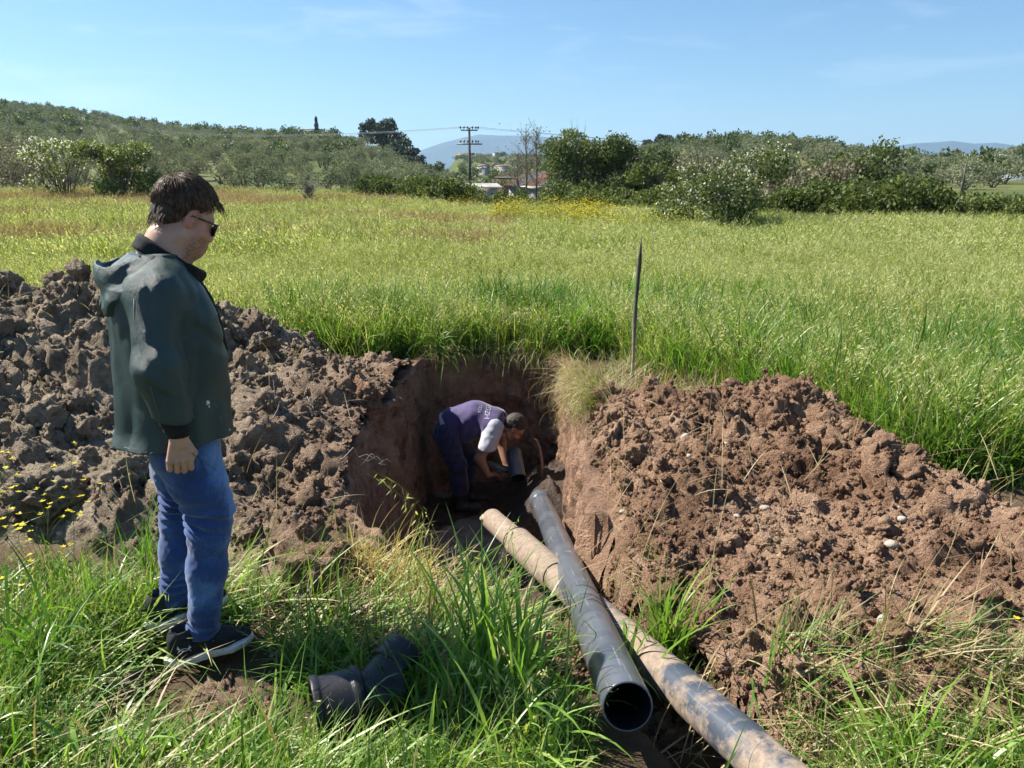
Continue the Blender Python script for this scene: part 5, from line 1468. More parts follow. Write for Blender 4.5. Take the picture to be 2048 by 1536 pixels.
# dark zip edge running down the front, seams and press studs
def on_surface(f, p, d, n=60, step=.004):
    p = np.array(p, float); d = np.array(d, float); d /= np.linalg.norm(d)
    ts = np.arange(n * 2) * step * .5; v = f(p[None] + ts[:, None] * d[None]); k = np.nonzero(v < 0)[0]
    return p + d * ts[k[0] if len(k) else 0]
fr = [on_surface(jacket, (.36, -.02, z), (-1, 0, 0), 90) + np.array([-.002, 0, 0]) for z in (1.39, 1.36, 1.30, 1.22, 1.12, 1.02, .92, .83)]
pl = MB(); V, F = tube(fr, [.010, .012, .012, .013, .013, .013, .013, .012], 8); pl.add(V, F); pl.obj("zip_edge", m_knit, man, smooth=True)
for (x, z, rr) in ((.022, .983, .0075), (.026, .968, .0035), (.088, .862, .0035)):
    p = on_surface(jacket, (x, -.34, z), (0, 1, 0)); mb = MB(); V, F = tube([p + [0, .002, 0], p - [0, .003, 0]], rr, 12); mb.add(V, F); mb.obj("press_stud", m_white, jk, smooth=True)
sm = MB()
for path in ([(-.030, 1.30), (-.028, 1.2), (-.02, 1.1), (-.015, 1.0)], ):
    pts = [on_surface(jacket, (x, -.36, z), (0, 1, 0)) for x, z in path]
# seam on the back of the shoulder yoke
sm = MB()                                               # sleeve seam, side seam and hem stitching follow the cloth
for path, y0 in ((((-.155, 1.345), (-.163, 1.28), (-.158, 1.21), (-.150, 1.14), (-.140, 1.06), (-.128, .99), (-.115, .94)), -.45), (((.045, .985), (.052, .95), (.060, .915), (.066, .88)), -.45), (((-.235, .848), (-.19, .846), (-.13, .845), (-.06, .846), (.0, .846), (.05, .846), (.09, .847)), -.45)):
    pts = [on_surface(jacket, (x, y0, z), (0, 1, 0), 110) for x, z in path]; V, F = tube(pts, .0013, 4); sm.add(V, F)
sm.obj("seam", simple("seam_tape", (.10, .14, .135), .5, .1, 9), jk)
ym = MB()
pts = [on_surface(hood, (x, -.30, z), (0, 1, 0)) for x, z in ((-.052, 1.44), (-.052, 1.42), (-.052, 1.40), (-.052, 1.375))]
V, F = tube(pts, .0018, 5); ym.add(V, F); ym.obj("seam", m_tee, man)

# jeans
RH, RK, RA = (-.045, -.095, .84), (.0, -.108, .565), (-.066, -.105, .135)
LH, LK, LA = (-.06, .09, .84), (-.055, .085, .56), (-.135, .095, .20)
def jeans(P):
    pel = loft(P, np.array([.70, .76, .84, .93]), np.array([-.05, -.055, -.058, -.06]), np.zeros(4), np.array([.09, .115, .125, .125]), np.array([.13, .165, .17, .165]), 2.2)
    d = pel
    mr = ((-.05, -.09, .80), (-.025, -.100, .68), (.004, -.108, .585), (-.012, -.108, .50), (-.030, -.106, .36), (-.066, -.105, .125))
    ml = ((-.06, .09, .80), (-.07, .09, .68), (-.065, .088, .565), (-.085, .09, .48), (-.105, .092, .36), (-.135, .095, .175))
    r1 = chain(P, mr, (.104, .087, .071, .066, .061, .055), .04); r2 = chain(P, ml, (.102, .086, .070, .064, .060, .054), .04)
    for dd, nn, kz in ((r1, 0, .56), (r2, 1, .56)):
        zz = P[:, 2]
        kn = np.exp(-((zz - kz) / .055) ** 2); an = np.exp(-((zz - (.17 if nn == 0 else .25)) / .05) ** 2); cr = np.exp(-((zz - .70) / .06) ** 2) * .5
        back = sst(.04, -.06, P[:, 0] - (-.01 if nn == 0 else -.07))
        w_ = (.0075 * kn * (.4 + .8 * back) + .007 * an + .004 * cr) * (.35 + .9 * sst(-.4, .5, vnoise(P * 9, 57 + nn)))
        dd -= w_ * np.sin(150 * (zz + .30 * P[:, 0] * (1 if nn == 0 else .6)) + 4.5 * vnoise(P * 10, 51 + nn)) + .004 * vnoise(P * np.array([14, 14, 8.]), 53) + .0015 * vnoise(P * 60, 54)
    r1 = np.maximum(r1, .118 - P[:, 2] + .15 * P[:, 0]); r2 = np.maximum(r2, .165 - P[:, 2] + .15 * P[:, 0])
    # rolled hem ridge
    r1 = r1 - .004 * np.exp(-((P[:, 2] - .128 - .15 * P[:, 0]) / .008) ** 2); r2 = r2 - .004 * np.exp(-((P[:, 2] - .175 - .15 * P[:, 0]) / .008) ** 2)
    d = su(d, np.minimum(r1, r2), .03)
    return d
def jean_attr(V):
    w_ = .9 * np.exp(-(((V[:, 2] - .60) / .09) ** 2)) * sst(.03, .08, V[:, 0]) + .6 * sst(.60, .78, V[:, 2]) * sst(-.06, .03, V[:, 0]) + .25 * np.exp(-(((V[:, 2] - .36) / .1) ** 2))
    ck = np.sin(150 * V[:, 2] + 6 * vnoise(V * 10, 51)) * np.exp(-((V[:, 2] - .16) / .06) ** 2)
    return {'wear': w_ + .35 * np.clip(ck, 0, 1)}
jn = sdf_obj("jeans", jeans, (-.24, -.24, .08), (.14, .23, .95), .0042, m_denim, man, jean_attr)
# outer leg seam and pocket edge
for path, rr in (([(-.02, .80), (.0, .72), (.02, .66)], .0013), ([(-.012, .56), (-.03, .42), (-.052, .26), (-.062, .16)], .0011), ([(-.115, .80), (-.10, .74), (-.085, .715), (-.078, .74)], .0013)):
    pts = [on_surface(jeans, (x, -.26, z), (0, 1, 0)) for x, z in path]; mb = MB(); V, F = tube(pts, rr, 4); mb.add(V, F); mb.obj("seam", simple("seam_thread", (.10, .13, .22), .8) if False else m_denim, jn)

# shoes
def shoe(parent, heel, yaw, name_label, pitch=0.0, emblem=True):
    """heel: back end of the sole on the ground; shoe points along local +x turned by yaw"""
    S = empty("shoe", heel, R(yaw)); S.parent = parent; S.rotation_euler = (0, -R(pitch), R(yaw))
    def outline(P, g):
        x = P[:, 0]; w_ = np.interp(x, [0, .03, .08, .15, .21, .26, .295], [.020, .034, .036, .036, .045, .040, .012])
        cyc = np.interp(x, [0, .1, .2, .3], [0, .004, -.004, .004])
        dx = np.maximum(.012 - x, x - .285)
        return np.maximum(np.abs(P[:, 1] - cyc) - w_, dx) - g
    def sole(P):
        x, z = P[:, 0], P[:, 2]
        o = outline(P, .004)
        top = np.interp(x, [-.02, .02, .10, .2, .28], [.040, .036, .032, .028, .034]); bot = np.interp(x, [-.02, .03, .2, .30], [.010, .0, .0, .014])
        dz = np.maximum(bot - z, z - top)
        d = np.hypot(np.maximum(o + .008, 0), np.maximum(dz + .008, 0)) + np.minimum(np.maximum(o + .008, dz + .008), 0) - .008
        d = su(d, ell(P, (-.002, 0, .024), (.018, .028, .020)), .015)
        return d - .0012 * np.sin(z * 420) * (x < .12) - .0008 * vnoise(P * 80, 3)
    def upper(P):
        x, z = P[:, 0], P[:, 2]
        d = seg(P, (.045, 0, .060), (.175, 0, .046), .036, .034)
        d = su(d, seg(P, (.175, 0, .046), (.258, 0, .038), .037, .027), .03)
        d = su(d, seg(P, (.048, 0, .06), (.058, 0, .115), .038, .042), .03)
        d = su(d, seg(P, (.095, 0, .11), (.185, 0, .066), .020, .022), .03)
        d = su(d, ell(P, (.020, 0, .095), (.018, .028, .035)), .02)
        d = np.maximum(d, z - (.145 + .1 * (x - .05))); d = np.maximum(d, .026 - z)
        d = np.maximum(d, -ell(P, (.058, 0, .150), (.038, .034, .05)))
        return d - .0014 * vnoise(P * 70, 5)
    so = sdf_obj("sole", sole, (-.03, -.062, -.01), (.31, .062, .055), .0032, m_sole, S)
    up = sdf_obj("upper", upper, (-.02, -.06, .015), (.30, .06, .16), .0034, m_shoe, S)
    lc = MB()
    for k in range(6):
        x0 = .108 + k * .017; zt = .118 - k * .0105
        V, F = tube([(x0 - .012, -.036, zt - .020), (x0, -.020, zt), (x0 + .004, 0, zt + .006), (x0, .020, zt), (x0 - .012, .036, zt - .02)], .0022, 5); lc.add(V, F)
    lo_ = lc.obj("laces", m_tee, S, smooth=True); lo_.parent = S
    if emblem:
        # white curved emblem: two interlocked arcs with flared ends, on the outer heel side
        em = MB()
        for sg_, oy in ((1, .007), (-1, -.007)):
            t = np.linspace(-1, 1, 15); xx = t * .019; zz = sg_ * (.0085 - .0135 * (1 - t ** 2) ** 1) * -1
            wv = .0012 + .0048 * np.abs(t) ** 3
            top_ = np.stack([.050 + xx * (1 + .0 * t), np.zeros(15), .074 + zz + wv - xx * .18], -1); bot_ = np.stack([.050 + xx * (1 + .25 * np.abs(t) ** 3), np.zeros(15), .074 + zz - wv - xx * .18], -1)
            pt = []
            for p in np.concatenate([top_, bot_]):
                q = on_surface(upper, (p[0], -.07, p[2]), (0, 1, 0)); pt.append(q - [0, .0015 + .0004 * (sg_ > 0), 0])
            i_ = np.arange(14); em.add(np.array(pt), np.stack([i_, i_ + 1, i_ + 16, i_ + 15], -1))
        em.obj("emblem", m_white, S)
    return S
shoe(man, (-.185, -.105, .012), 2, "", 3)
shoe(man, (-.232, .095, .060), 6, "", 6, False)

# ------------------------------------------------------------------ the worker bending down in the pit
WO = np.array([-.46, 6.55, FLOOR + .02])
wk = empty("person", WO, R(-6)); wk.scale = (.95, .95, .95); tag(wk, "worker in navy vest and pale T-shirt bent double inside the pit", "person")
WHM = rotm('Z', 8) @ rotm('Y', 50) ; WHO = np.array([.495, -.02, .825])
wHip, wCh, wSh = np.array([-.10, 0, .80]), np.array([.14, 0, .93]), np.array([.33, 0, .88])
def whead(P): return (P - WHO) @ WHM
wRS, wRE, wRW = (.33, -.19, .84), (.215, -.25, .60), (.285, -.22, .43)
wLS, wLE, wLW = (.35, .18, .84), (.36, .22, .58), (.42, .10, .40)
def whand(P, W, tgt):
    W = np.array(W); d0 = np.array(tgt) - W; d0 /= np.linalg.norm(d0); s0 = np.cross(d0, [0, 0, 1.]); s0 /= np.linalg.norm(s0); u0 = np.cross(s0, d0)
    q = np.stack([(P - W) @ d0, (P - W) @ s0, (P - W) @ u0], -1)
    d = ell(q, (.04, 0, 0), (.05, .04, .020))
    for i, o in enumerate((-.030, -.010, .010, .030)):
        L = (.055, .066, .062, .048)[i]
        f_ = su(seg(q, (.07, o * .9, 0), (.07 + L * .6, o, -.008), .0105, .0095), seg(q, (.07 + L * .6, o, -.008), (.07 + L * .85, o, -.036), .0095, .008), .004); d = su(d, f_, .005)
    return su(d, su(seg(q, (.02, -.03, 0), (.06, -.052, -.012), .013, .011), seg(q, (.06, -.052, -.012), (.085, -.04, -.03), .011, .009), .004), .01)
def worker_body(P):
    d = head_sdf(whead(P), 1.02)
    d = su(d, seg(P, wSh + [.02, 0, 0], WHO + [-.035, 0, -.0], .062, .058), .03)
    d = su(d, seg(P, wHip + [.05, 0, 0], wSh, .085, .10), .03)
    for S_, E_, W_, T_ in ((wRS, wRE, wRW, (.40, -.12, .41)), (wLS, wLE, wLW, (.5, 0, .36))):
        d = su(d, chain(P, (S_, E_, W_), (.058, .048, .030), .02), .02); d = su(d, whand(P, W_, T_), .012)
    d = su(d, chain(P, ((-.11, -.088, .74), (-.02, -.10, .46), (-.0, -.1, .08)), (.075, .055, .045), .02), .02)
    return su(d, chain(P, ((-.11, .088, .74), (.06, .12, .46), (.02, .12, .08)), (.075, .055, .045), .02), .02)
def wk_at(V):
    q = whead(V); r_, b_ = head_attr(q); k = np.linalg.norm(V - WHO, axis=1) < .19; return {'red': np.where(k, r_, 0), 'beard': np.where(k, np.clip(b_ * 1.2, 0, 1), 0)}
sdf_obj("body", worker_body, (-.3, -.34, .04), (.72, .36, 1.08), .0062, m_skin2, wk, wk_at)
wh = sdf_obj("hair", lambda P: hair_sdf(whead(P), 0, -.03, .008), (.3, -.16, .66), (.68, .13, 1.0), .0045, m_hair, wk)
def vest(P):
    d = su(seg(P, (-.06, 0, .86), (.14, 0, .905), .145, .158), seg(P, (.14, 0, .905), (.30, 0, .87), .158, .145), .05)
    d = su(d, seg(P, (.30, -.12, .865), (.30, .12, .865), .105, .105), .06)
    d = su(d, seg(P, (.08, 0, .82), (.05, 0, .78), .14, .12), .05)
    d = d - .006 * np.sin(P[:, 0] * 60 + 3 * vnoise(P * 7, 61)) * sst(.95, .85, P[:, 2]) - .005 * vnoise(P * 14, 62)
    d = np.maximum(d, -ell(P, (.42, 0, .87), (.07, .085, .09)))
    d = np.maximum(d, -seg(P, (.335, -.30, .82), (.31, -.18, .84), .085, .06)); d = np.maximum(d, -seg(P, (.33, .30, .82), (.31, .18, .84), .085, .06))
    return np.maximum(d, (P @ np.array([-.96, 0, -.28])) + (-.04 * .96 * 1 + .78 * .28) - .09)
vs = sdf_obj("vest", vest, (-.32, -.28, .60), (.50, .28, 1.10), .0062, m_navy_sunlit, wk)
def tee(P):
    d = su(seg(P, (.33, -.14, .865), (.285, -.245, .70), .095, .080), seg(P, (.34, .14, .865), (.36, .225, .69), .095, .075), .01)
    d = d - .005 * vnoise(P * 13, 63) - .004 * vnoise(P * 24, 64)
    sl = np.maximum(d, .685 - P[:, 2])
    hemb = seg(P, (-.12, 0, .82), (-.08, 0, .84), .142, .148) - .004 * vnoise(P * 12, 65)
    n_ = P @ np.array([-.90, 0, -.42]); hemb = np.maximum(hemb, n_ - (.125 * .90 - .80 * .42) * 1 - .012)
    return np.minimum(sl, hemb)
sdf_obj("tshirt", tee, (-.32, -.36, .58), (.50, .34, 1.06), .0062, m_tee, wk)
def trousers(P):
    d = su(ell(P, (-.125, 0, .745), (.138, .165, .135)), seg(P, (-.1, -.07, .78), (-.1, .07, .78), .12, .12), .05)
    l1 = chain(P, ((-.11, -.088, .70), (-.02, -.10, .46), (-.005, -.10, .30), (-.0, -.10, .22)), (.115, .085, .080, .082), .04); l2 = chain(P, ((-.11, .088, .70), (.06, .12, .46), (.03, .12, .22)), (.112, .085, .080), .04)
    d = su(d, su(l1, l2, .01), .03) - .004 * np.sin(P[:, 2] * 60 + 9 * vnoise(P * 6, 66)) - .007 * vnoise(P * 11, 67)
    return d
sdf_obj("trousers", trousers, (-.32, -.24, .12), (.2, .26, 1.0), .0068, m_navy, wk)
def boots(P):
    o = np.full(len(P), 9.)
    for x0, y0 in ((-.0, -.10), (.025, .12)):
        b_ = seg(P, (x0, y0, .27), (x0 - .005, y0, .06), .078, .062); b_ = np.maximum(b_, P[:, 2] - .28); b_ = np.maximum(b_, -seg(P, (x0, y0, .30), (x0, y0, .24), .070, .066))
        f_ = su(seg(P, (x0, y0, .05), (x0 + .15, y0, .04), .052, .046), ell(P, (x0 + .14, y0, .045), (.075, .05, .045)), .02); f_ = np.maximum(f_, .002 - P[:, 2])
        o = np.minimum(o, su(b_, f_, .03))
    return o - .002 * vnoise(P * 40, 68)
sdf_obj("boots", boots, (-.12, -.22, -.01), (.28, .22, .32), .006, m_boot, wk)
# white print across the back of the vest: big letters with rows of small lines under them
def text_mesh(name, body, size, mat, extrude=.0):
    cu = bpy.data.curves.new(name, 'FONT'); cu.body = body; cu.size = size; cu.align_x = 'CENTER'; cu.resolution_u = 3
    to = bpy.data.objects.new(name, cu); COL.objects.link(to); dg = bpy.context.evaluated_depsgraph_get(); dg.update()
    me = bpy.data.meshes.new_from_object(to.evaluated_get(dg)); bpy.data.objects.remove(to); me.materials.clear(); me.materials.append(mat); return me
m_print = simple("white_print", (.42, .40, .48), .7, .05, 20)
for body, size, x0 in (("ROZH", .068, .25), ("ΓΣΕΚ", .036, .19)):
    me = text_mesh("vest_print", body, size, m_print)
    V = np.empty(len(me.vertices) * 3, np.float32); me.vertices.foreach_get('co', V); V = V.reshape(-1, 3)
    out = []
    for v in V:                                            # baseline runs down the camera side of the back; letters' tops point to the head
        a = -.62 + v[0] * -6.2; rr_ = .5
        p0 = np.array([x0 + v[1], math.sin(a) * rr_, .90 + math.cos(a) * rr_]); tgt = np.array([x0 + v[1], 0, .88]); q = on_surface(vest, p0, tgt - p0, 150, .006)
        out.append(q + (p0 - tgt) / np.linalg.norm(p0 - tgt) * .004)
    me.vertices.foreach_set('co', np.array(out, np.float32).ravel()); me.update()
    link("vest_print", me, wk)
# ------------------------------------------------------------------ pipes and tools
def pipe_mat(name, c0, c1, dirt, dirt_amt, rough=.38, bands=None, dscale=5.0):
    m, n, l, b = new_mat(name)
    c = n.new('ShaderNodeTexCoord').outputs['Object']
    t = noise_node(n, l, c, 6, 4, .6); r = ramp(n, l, t.outputs[0], [(.3, c0), (.7, c1)])
    col = r.outputs[0]
    # scratches along the pipe
    mp_ = n.new('ShaderNodeMapping'); mp_.inputs['Scale'].default_value = (60, 60, 1.4); l.new(c, mp_.inputs[0])
    ts = noise_node(n, l, mp_.outputs[0], 2.2, 3, .7); rs_ = ramp(n, l, ts.outputs[0], [(.60, (0, 0, 0)), (.68, (.5, .5, .5))])
    col = mix(n, l, rs_.outputs[0], col, tuple(min(1, v * 2.2 + .06) for v in c1))
    td = noise_node(n, l, c, dscale, 7, .68); rd = ramp(n, l, td.outputs[0], [(.62 - dirt_amt, (0, 0, 0)), (.70 - dirt_amt, (1, 1, 1))])
    a = n.new('ShaderNodeAttribute'); a.attribute_name = 'dirt'
    md = n.new('ShaderNodeMath'); md.operation = 'MAXIMUM'; l.new(rd.outputs[0], md.inputs[0])
    ad = n.new('ShaderNodeMath'); ad.operation = 'MULTIPLY_ADD'; l.new(a.outputs['Fac'], ad.inputs[0]); ad.inputs[1].default_value = 1.6; l.new(td.outputs[0], ad.inputs[2])
    ra = ramp(n, l, ad.outputs[0], [(.95, (0, 0, 0)), (1.08, (1, 1, 1))]); l.new(ra.outputs[0], md.inputs[1])
    t9 = noise_node(n, l, c, 40, 4, .6); dr = ramp(n, l, t9.outputs[0], [(.3, tuple(v * .7 for v in dirt)), (.7, tuple(min(1, v * 1.25) for v in dirt))])
    col = mix(n, l, md.outputs[0], col, dr.outputs[0])
    l.new(col, b.inputs['Base Color'])
    rr = n.new('ShaderNodeMapRange'); l.new(md.outputs[0], rr.inputs[0]); rr.inputs[3].default_value = rough; rr.inputs[4].default_value = .92; l.new(rr.outputs[0], b.inputs['Roughness'])
    b.inputs['Specular IOR Level'].default_value = .5
    bp = n.new('ShaderNodeBump'); bp.inputs['Strength'].default_value = .5; bp.inputs['Distance'].default_value = .004
    sm_ = n.new('ShaderNodeMath'); sm_.operation = 'MULTIPLY'; l.new(md.outputs[0], sm_.inputs[0]); l.new(t9.outputs[0], sm_.inputs[1]); l.new(sm_.outputs[0], bp.inputs['Height']); l.new(bp.outputs[0], b.inputs['Normal'])
    return m
m_pipe = pipe_mat("black_pvc_pipe", (.060, .066, .078), (.115, .122, .138), (.22, .19, .155), .01, .28)
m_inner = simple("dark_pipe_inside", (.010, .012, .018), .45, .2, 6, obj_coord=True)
m_old = pipe_mat("old_muddy_pipe", (.035, .045, .062), (.065, .076, .10), (.25, .19, .14), .19, .5, dscale=3.2)
m_rubber = simple("black_rubber", (.012, .011, .011), .6, .2, 20, obj_coord=True)

def hollow_pipe(name, a, b, ro, ri, mat, parent=None, n=48, rings=40, dirtf=None, wob=.0):
    """pipe from a to b, local +z along the pipe; separate inner wall and rims"""
    a, b = Vector(a), Vector(b); L = (b - a).length; q = (b - a).to_track_quat('Z', 'Y')
    o = empty(name, a); o.rotation_mode = 'QUATERNION'; o.rotation_quaternion = q
    t = np.linspace(0, 2 * np.pi, n, endpoint=False); z = np.linspace(0, L, rings)
    def cyl(r, zz, flip=False):
        A, Zz = np.meshgrid(t, zz, indexing='xy'); rr_ = r * (1 + wob * fbm(P3(np.cos(A) * 1.5, np.sin(A) * 1.5, Zz * 4), 3, 3)) if wob else r
        V = np.stack([rr_ * np.cos(A), rr_ * np.sin(A), Zz], -1).reshape(-1, 3)
        i = np.arange(len(zz) - 1)[:, None] * n; j = np.arange(n)[None]; j2 = (j + 1) % n
        F = np.stack([i + j, i + j2, i + n + j2, i + n + j], -1).reshape(-1, 4); return V, (F[:, ::-1] if flip else F)
    mb = MB(); V, F = cyl(ro, z); mb.add(V, F, dirt=dirtf(V) if dirtf else np.zeros(len(V)))
    for zz, fl in ((0, True), (L, False)):                  # rims with a small chamfer
        V = np.concatenate([np.column_stack([r * np.cos(t), r * np.sin(t), np.full(n, zz + dz * (1 if fl else -1) * -1)]) for r, dz in ((ro, 0), (ro * .985, .0025), (ri, .0025))])
        j = np.arange(n); j2 = (j + 1) % n
        Fr = np.concatenate([np.stack([j, j2, j2 + n, j + n], -1) + k * n for k in (0, 1)]); mb.add(V, Fr if not fl else Fr[:, ::-1], dirt=0.0)
    link("shell", mb.mesh(name + "_shell", mat, True), o)
    mi = MB(); V, F = cyl(ri, np.linspace(-.002, L + .002, 12), True); mi.add(V, F); link("inside", mi.mesh(name + "_inside", m_inner, True), o)
    return o, L
# long new pipe leaning into the pit
p1a, p1b = np.array([.339, 1.932, .195]), np.array([.222, 5.646, -.787])
P1, L1 = hollow_pipe("black_pipe", p1a, p1b, .075, .0695, m_pipe)
tag(P1, "long black plastic pipe leaning into the pit, open end nearest the camera", "pipe")
mb = MB()
t = np.linspace(0, 2 * np.pi, 48, endpoint=False)
prof = [(L1 - .17, .0755), (L1 - .165, .081), (L1 - .06, .082), (L1 - .055, .087), (L1 - .02, .088), (L1 - .012, .084), (L1 + .004, .085), (L1 + .006, .078)]
V = np.concatenate([np.column_stack([r * np.cos(t), r * np.sin(t), np.full(48, z)]) for z, r in prof]); i = np.arange(len(prof) - 1)[:, None] * 48; j = np.arange(48)[None]; j2 = (j + 1) % 48
mb.add(V, np.stack([i + j, i + j2, i + 48 + j2, i + 48 + j], -1).reshape(-1, 4), dirt=0.0); link("socket", mb.mesh("pipe_socket", m_pipe, True), P1)
rg = MB()
for z0 in (L1 * .215, L1 * .235, L1 * .27):
    a_ = np.linspace(1.2, 3.4, 18); V, F = tube(np.column_stack([.0758 * np.cos(a_), .0758 * np.sin(a_), z0 + .02 * np.sin(a_ * 1.7)]), .0016, 4); rg.add(V, F)
link("scuff", rg.mesh("pipe_scuff", m_rubber), P1)  # thin dark arcs across one side of the pipe
# old pipe, plastered with mud, running beneath it
p2a, p2b = np.array([.80, 1.50, .170]), np.array([-.13, 4.68, -.50])
d2 = (p2b - p2a) / np.linalg.norm(p2b - p2a)
def dirt2(V):
    z = V[:, 2] / 3.4; side = -V[:, 1] / .08
    return sst(.52, .60, z) * .55 + .25 * sst(.05, .35, z) * sst(.3, -.5, V[:, 0] / .08) + .05
P2, L2 = hollow_pipe("old_pipe", p2a, p2b, .071, .064, m_old, dirtf=dirt2, wob=.035)
tag(P2, "old mud-caked pipe lying under the black pipe and sticking out over the pit", "pipe")
mb = MB()
prof = [(L2 - .62, .076), (L2 - .60, .088), (L2 - .50, .090), (L2 - .49, .084), (L2 - .47, .077)]
mb2 = MB(); V = np.concatenate([np.column_stack([r * np.cos(t), r * np.sin(t), np.full(48, z)]) for z, r in ((L2 - 1.30, .077), (L2 - 1.29, .083), (L2 - .63, .085), (L2 - .60, .088), (L2 - .595, .078))])
i = np.arange(4)[:, None] * 48; mb2.add(V, np.stack([i + j, i + j2, i + 48 + j2, i + 48 + j], -1).reshape(-1, 4), dirt=.62); link("socket", mb2.mesh("old_socket", m_old, True), P2)
mb3 = MB(); V, F = tube(np.column_stack([.0835 * np.cos(np.append(t, 0)), .0835 * np.sin(np.append(t, 0)), np.full(49, L2 - .60)]), .0085, 6, cap=False); mb3.add(V, F); link("rubber_ring", mb3.mesh("rubber_ring", m_rubber, True), P2)
# mud plug at the far end of the old pipe and mud lumps on it
link("mud_plug", rock_mesh("mud_plug", 77, simple("dried_mud", (.40, .31, .23), .95, .2, 12, .5, 60), 3, .25, .8), P2, (.0, 0, L2 - .01), (0, 0, 0), (.066, .066, .06))
for k in range(9):
    z0 = rng.uniform(.45, .85) * L2; a_ = rng.uniform(2.2, 4.2); link("mud_lump", clodsR[k % 6], P2, (.08 * math.cos(a_), .08 * math.sin(a_), z0), rng.uniform(0, 6, 3), rng.uniform(.012, .03))

# earth packed under and beside the two pipes on the near lip of the pit
for k, (x, y, z, s, mm) in enumerate(sorted([(.12, 3.35, -.56, .15, 3), (.44, 3.45, -.38, .12, 2), (.05, 3.0, -.34, .11, 1), (.02, 3.62, -.68, .17, 0), (.46, 3.85, -.55, .14, 4), (-.14, 3.75, -.78, .15, 5), (-.02, 3.10, -.42, .12, 2), (.46, 2.8, -.18, .08, 1), (-.25, 3.3, -.50, .12, 0), (.40, 4.3, -.8, .14, 3), (.36, 4.8, -.98, .15, 2)], key=lambda q: q[1])):
    o = link("soil_clod", clodsR[mm], None, (x, y, z), (k, k * 2, k * 3), s)
    tag(o, "lump of red-brown earth under the two pipes, %s nearest the camera" % ORD[k], "clod", "lumps of earth under the pipes")

# short pipe and curved root inside the pit
P3_, L3 = hollow_pipe("short_pipe", (.055, 6.28, -.86), (.015, 6.50, -.70), .070, .062, m_pipe, rings=6)
tag(P3_, "short black pipe stub tilted in the pit bottom below the worker's face", "pipe")
mb = MB(); V, F = tube([(.26, 6.32, -.88), (.262, 6.34, -.74), (.245, 6.36, -.62), (.215, 6.38, -.545), (.185, 6.38, -.53)], [.014, .014, .013, .012, .011], 10); mb.add(V, F)
o = mb.obj("bent_root", simple("root_bark", (.26, .17, .11), .9, .25, 20, .4, 60), None, True); tag(o, "curved brown root or hose end sticking up beside the right wall of the pit", "root")
o = link("rag", rock_mesh("rag", 91, simple("grey_rag", (.17, .155, .15), .9, .25, 25, .5, 60), 3, .35, .55), None, (-.115, 6.42, -.815), (.1, .3, -.25), (.105, .05, .05)); tag(o, "crumpled grey rag held in the worker's hand against the short pipe", "rag")

# black Y-shaped fitting in the grass: body tube with wide socket and a curved branch
F0 = empty("pipe_fitting", (-.47, 2.13, .075), R(12)); F0.rotation_euler = (R(4), R(-2), R(22)); tag(F0, "black plastic Y-shaped pipe fitting lying in the grass, open end left", "pipe fitting"); F0.scale = (1.05, 1.05, 1.05)
m_fit = pipe_mat("black_fitting", (.006, .006, .008), (.014, .014, .017), (.10, .085, .07), -.20, .42)
def fit_outer(P):
    d = np.maximum(np.hypot(P[:, 1], P[:, 2]) - .078, np.abs(P[:, 0] + .01) - .125)
    sck = np.maximum(np.hypot(P[:, 1], P[:, 2]) - .098, np.maximum(-.155 - P[:, 0], P[:, 0] + .01)); d = su(d, sck, .012)
    rim = np.maximum(np.hypot(P[:, 1], P[:, 2]) - .104, np.maximum(-.160 - P[:, 0], P[:, 0] + .138)); d = su(d, rim, .003)
    rim2 = np.maximum(np.hypot(P[:, 1], P[:, 2]) - .103, np.maximum(-.04 - P[:, 0], P[:, 0] + .02)); d = su(d, rim2, .004)
    br = np.array([.80, .55, .22]); br /= np.linalg.norm(br); q = P - np.array([.02, 0, .0]); h = q @ br; rr_ = np.linalg.norm(q - h[:, None] * br, axis=1)
    b1 = np.maximum(rr_ - .078, np.maximum(-h, h - .165)); d = su(d, b1, .016); b2 = np.maximum(rr_ - .090, np.maximum(.09 - h, h - .17)); d = su(d, b2, .006)
    d = np.maximum(d, -np.maximum(np.hypot(P[:, 1], P[:, 2]) - .090, P[:, 0] + .05)); d = np.maximum(d, -np.maximum(np.hypot(P[:, 1], P[:, 2]) - .070, np.abs(P[:, 0]) - .4))
    return np.maximum(d, -np.maximum(rr_ - .076, .10 - h))
sdf_obj("fitting_shell", fit_outer, (-.24, -.13, -.13), (.26, .26, .22), .0048, m_fit, F0)

# stake
sx0, sx1 = np.array([.926, 5.85, float(surf_z(np.array([.926]), np.array([5.85]))[0]) - .15]), at_r(1283, 474, 5.86)
mb = MB(); tt = np.linspace(0, 1, 26); Ps = sx0 + (sx1 - sx0) * tt[:, None] + np.column_stack([.012 * np.sin(tt * 7), .008 * np.cos(tt * 9), 0 * tt]) * (1 - tt[:, None])
rd_ = .015 + .004 * vnoise(P3(tt * 14, tt * 0, 0), 4); rd_ = np.where(tt > .88, .017 * (1 - (tt - .88) / .12) + .001, rd_); V, F = tube(Ps, rd_, 7); mb.add(V, F)
m, n, l, b = new_mat("weathered_stake"); c = n.new('ShaderNodeTexCoord').outputs['Object']; sxz = n.new('ShaderNodeSeparateXYZ'); l.new(c, sxz.inputs[0])
mrn = n.new('ShaderNodeMapRange'); mrn.inputs[1].default_value = .35; mrn.inputs[2].default_value = .75; l.new(sxz.outputs[2], mrn.inputs[0])
tn = noise_node(n, l, c, 30, 5); r1_ = ramp(n, l, tn.outputs[0], [(.3, (.20, .15, .10)), (.7, (.42, .34, .25))]); r2_ = ramp(n, l, tn.outputs[0], [(.3, (.035, .033, .030)), (.7, (.085, .08, .07))])
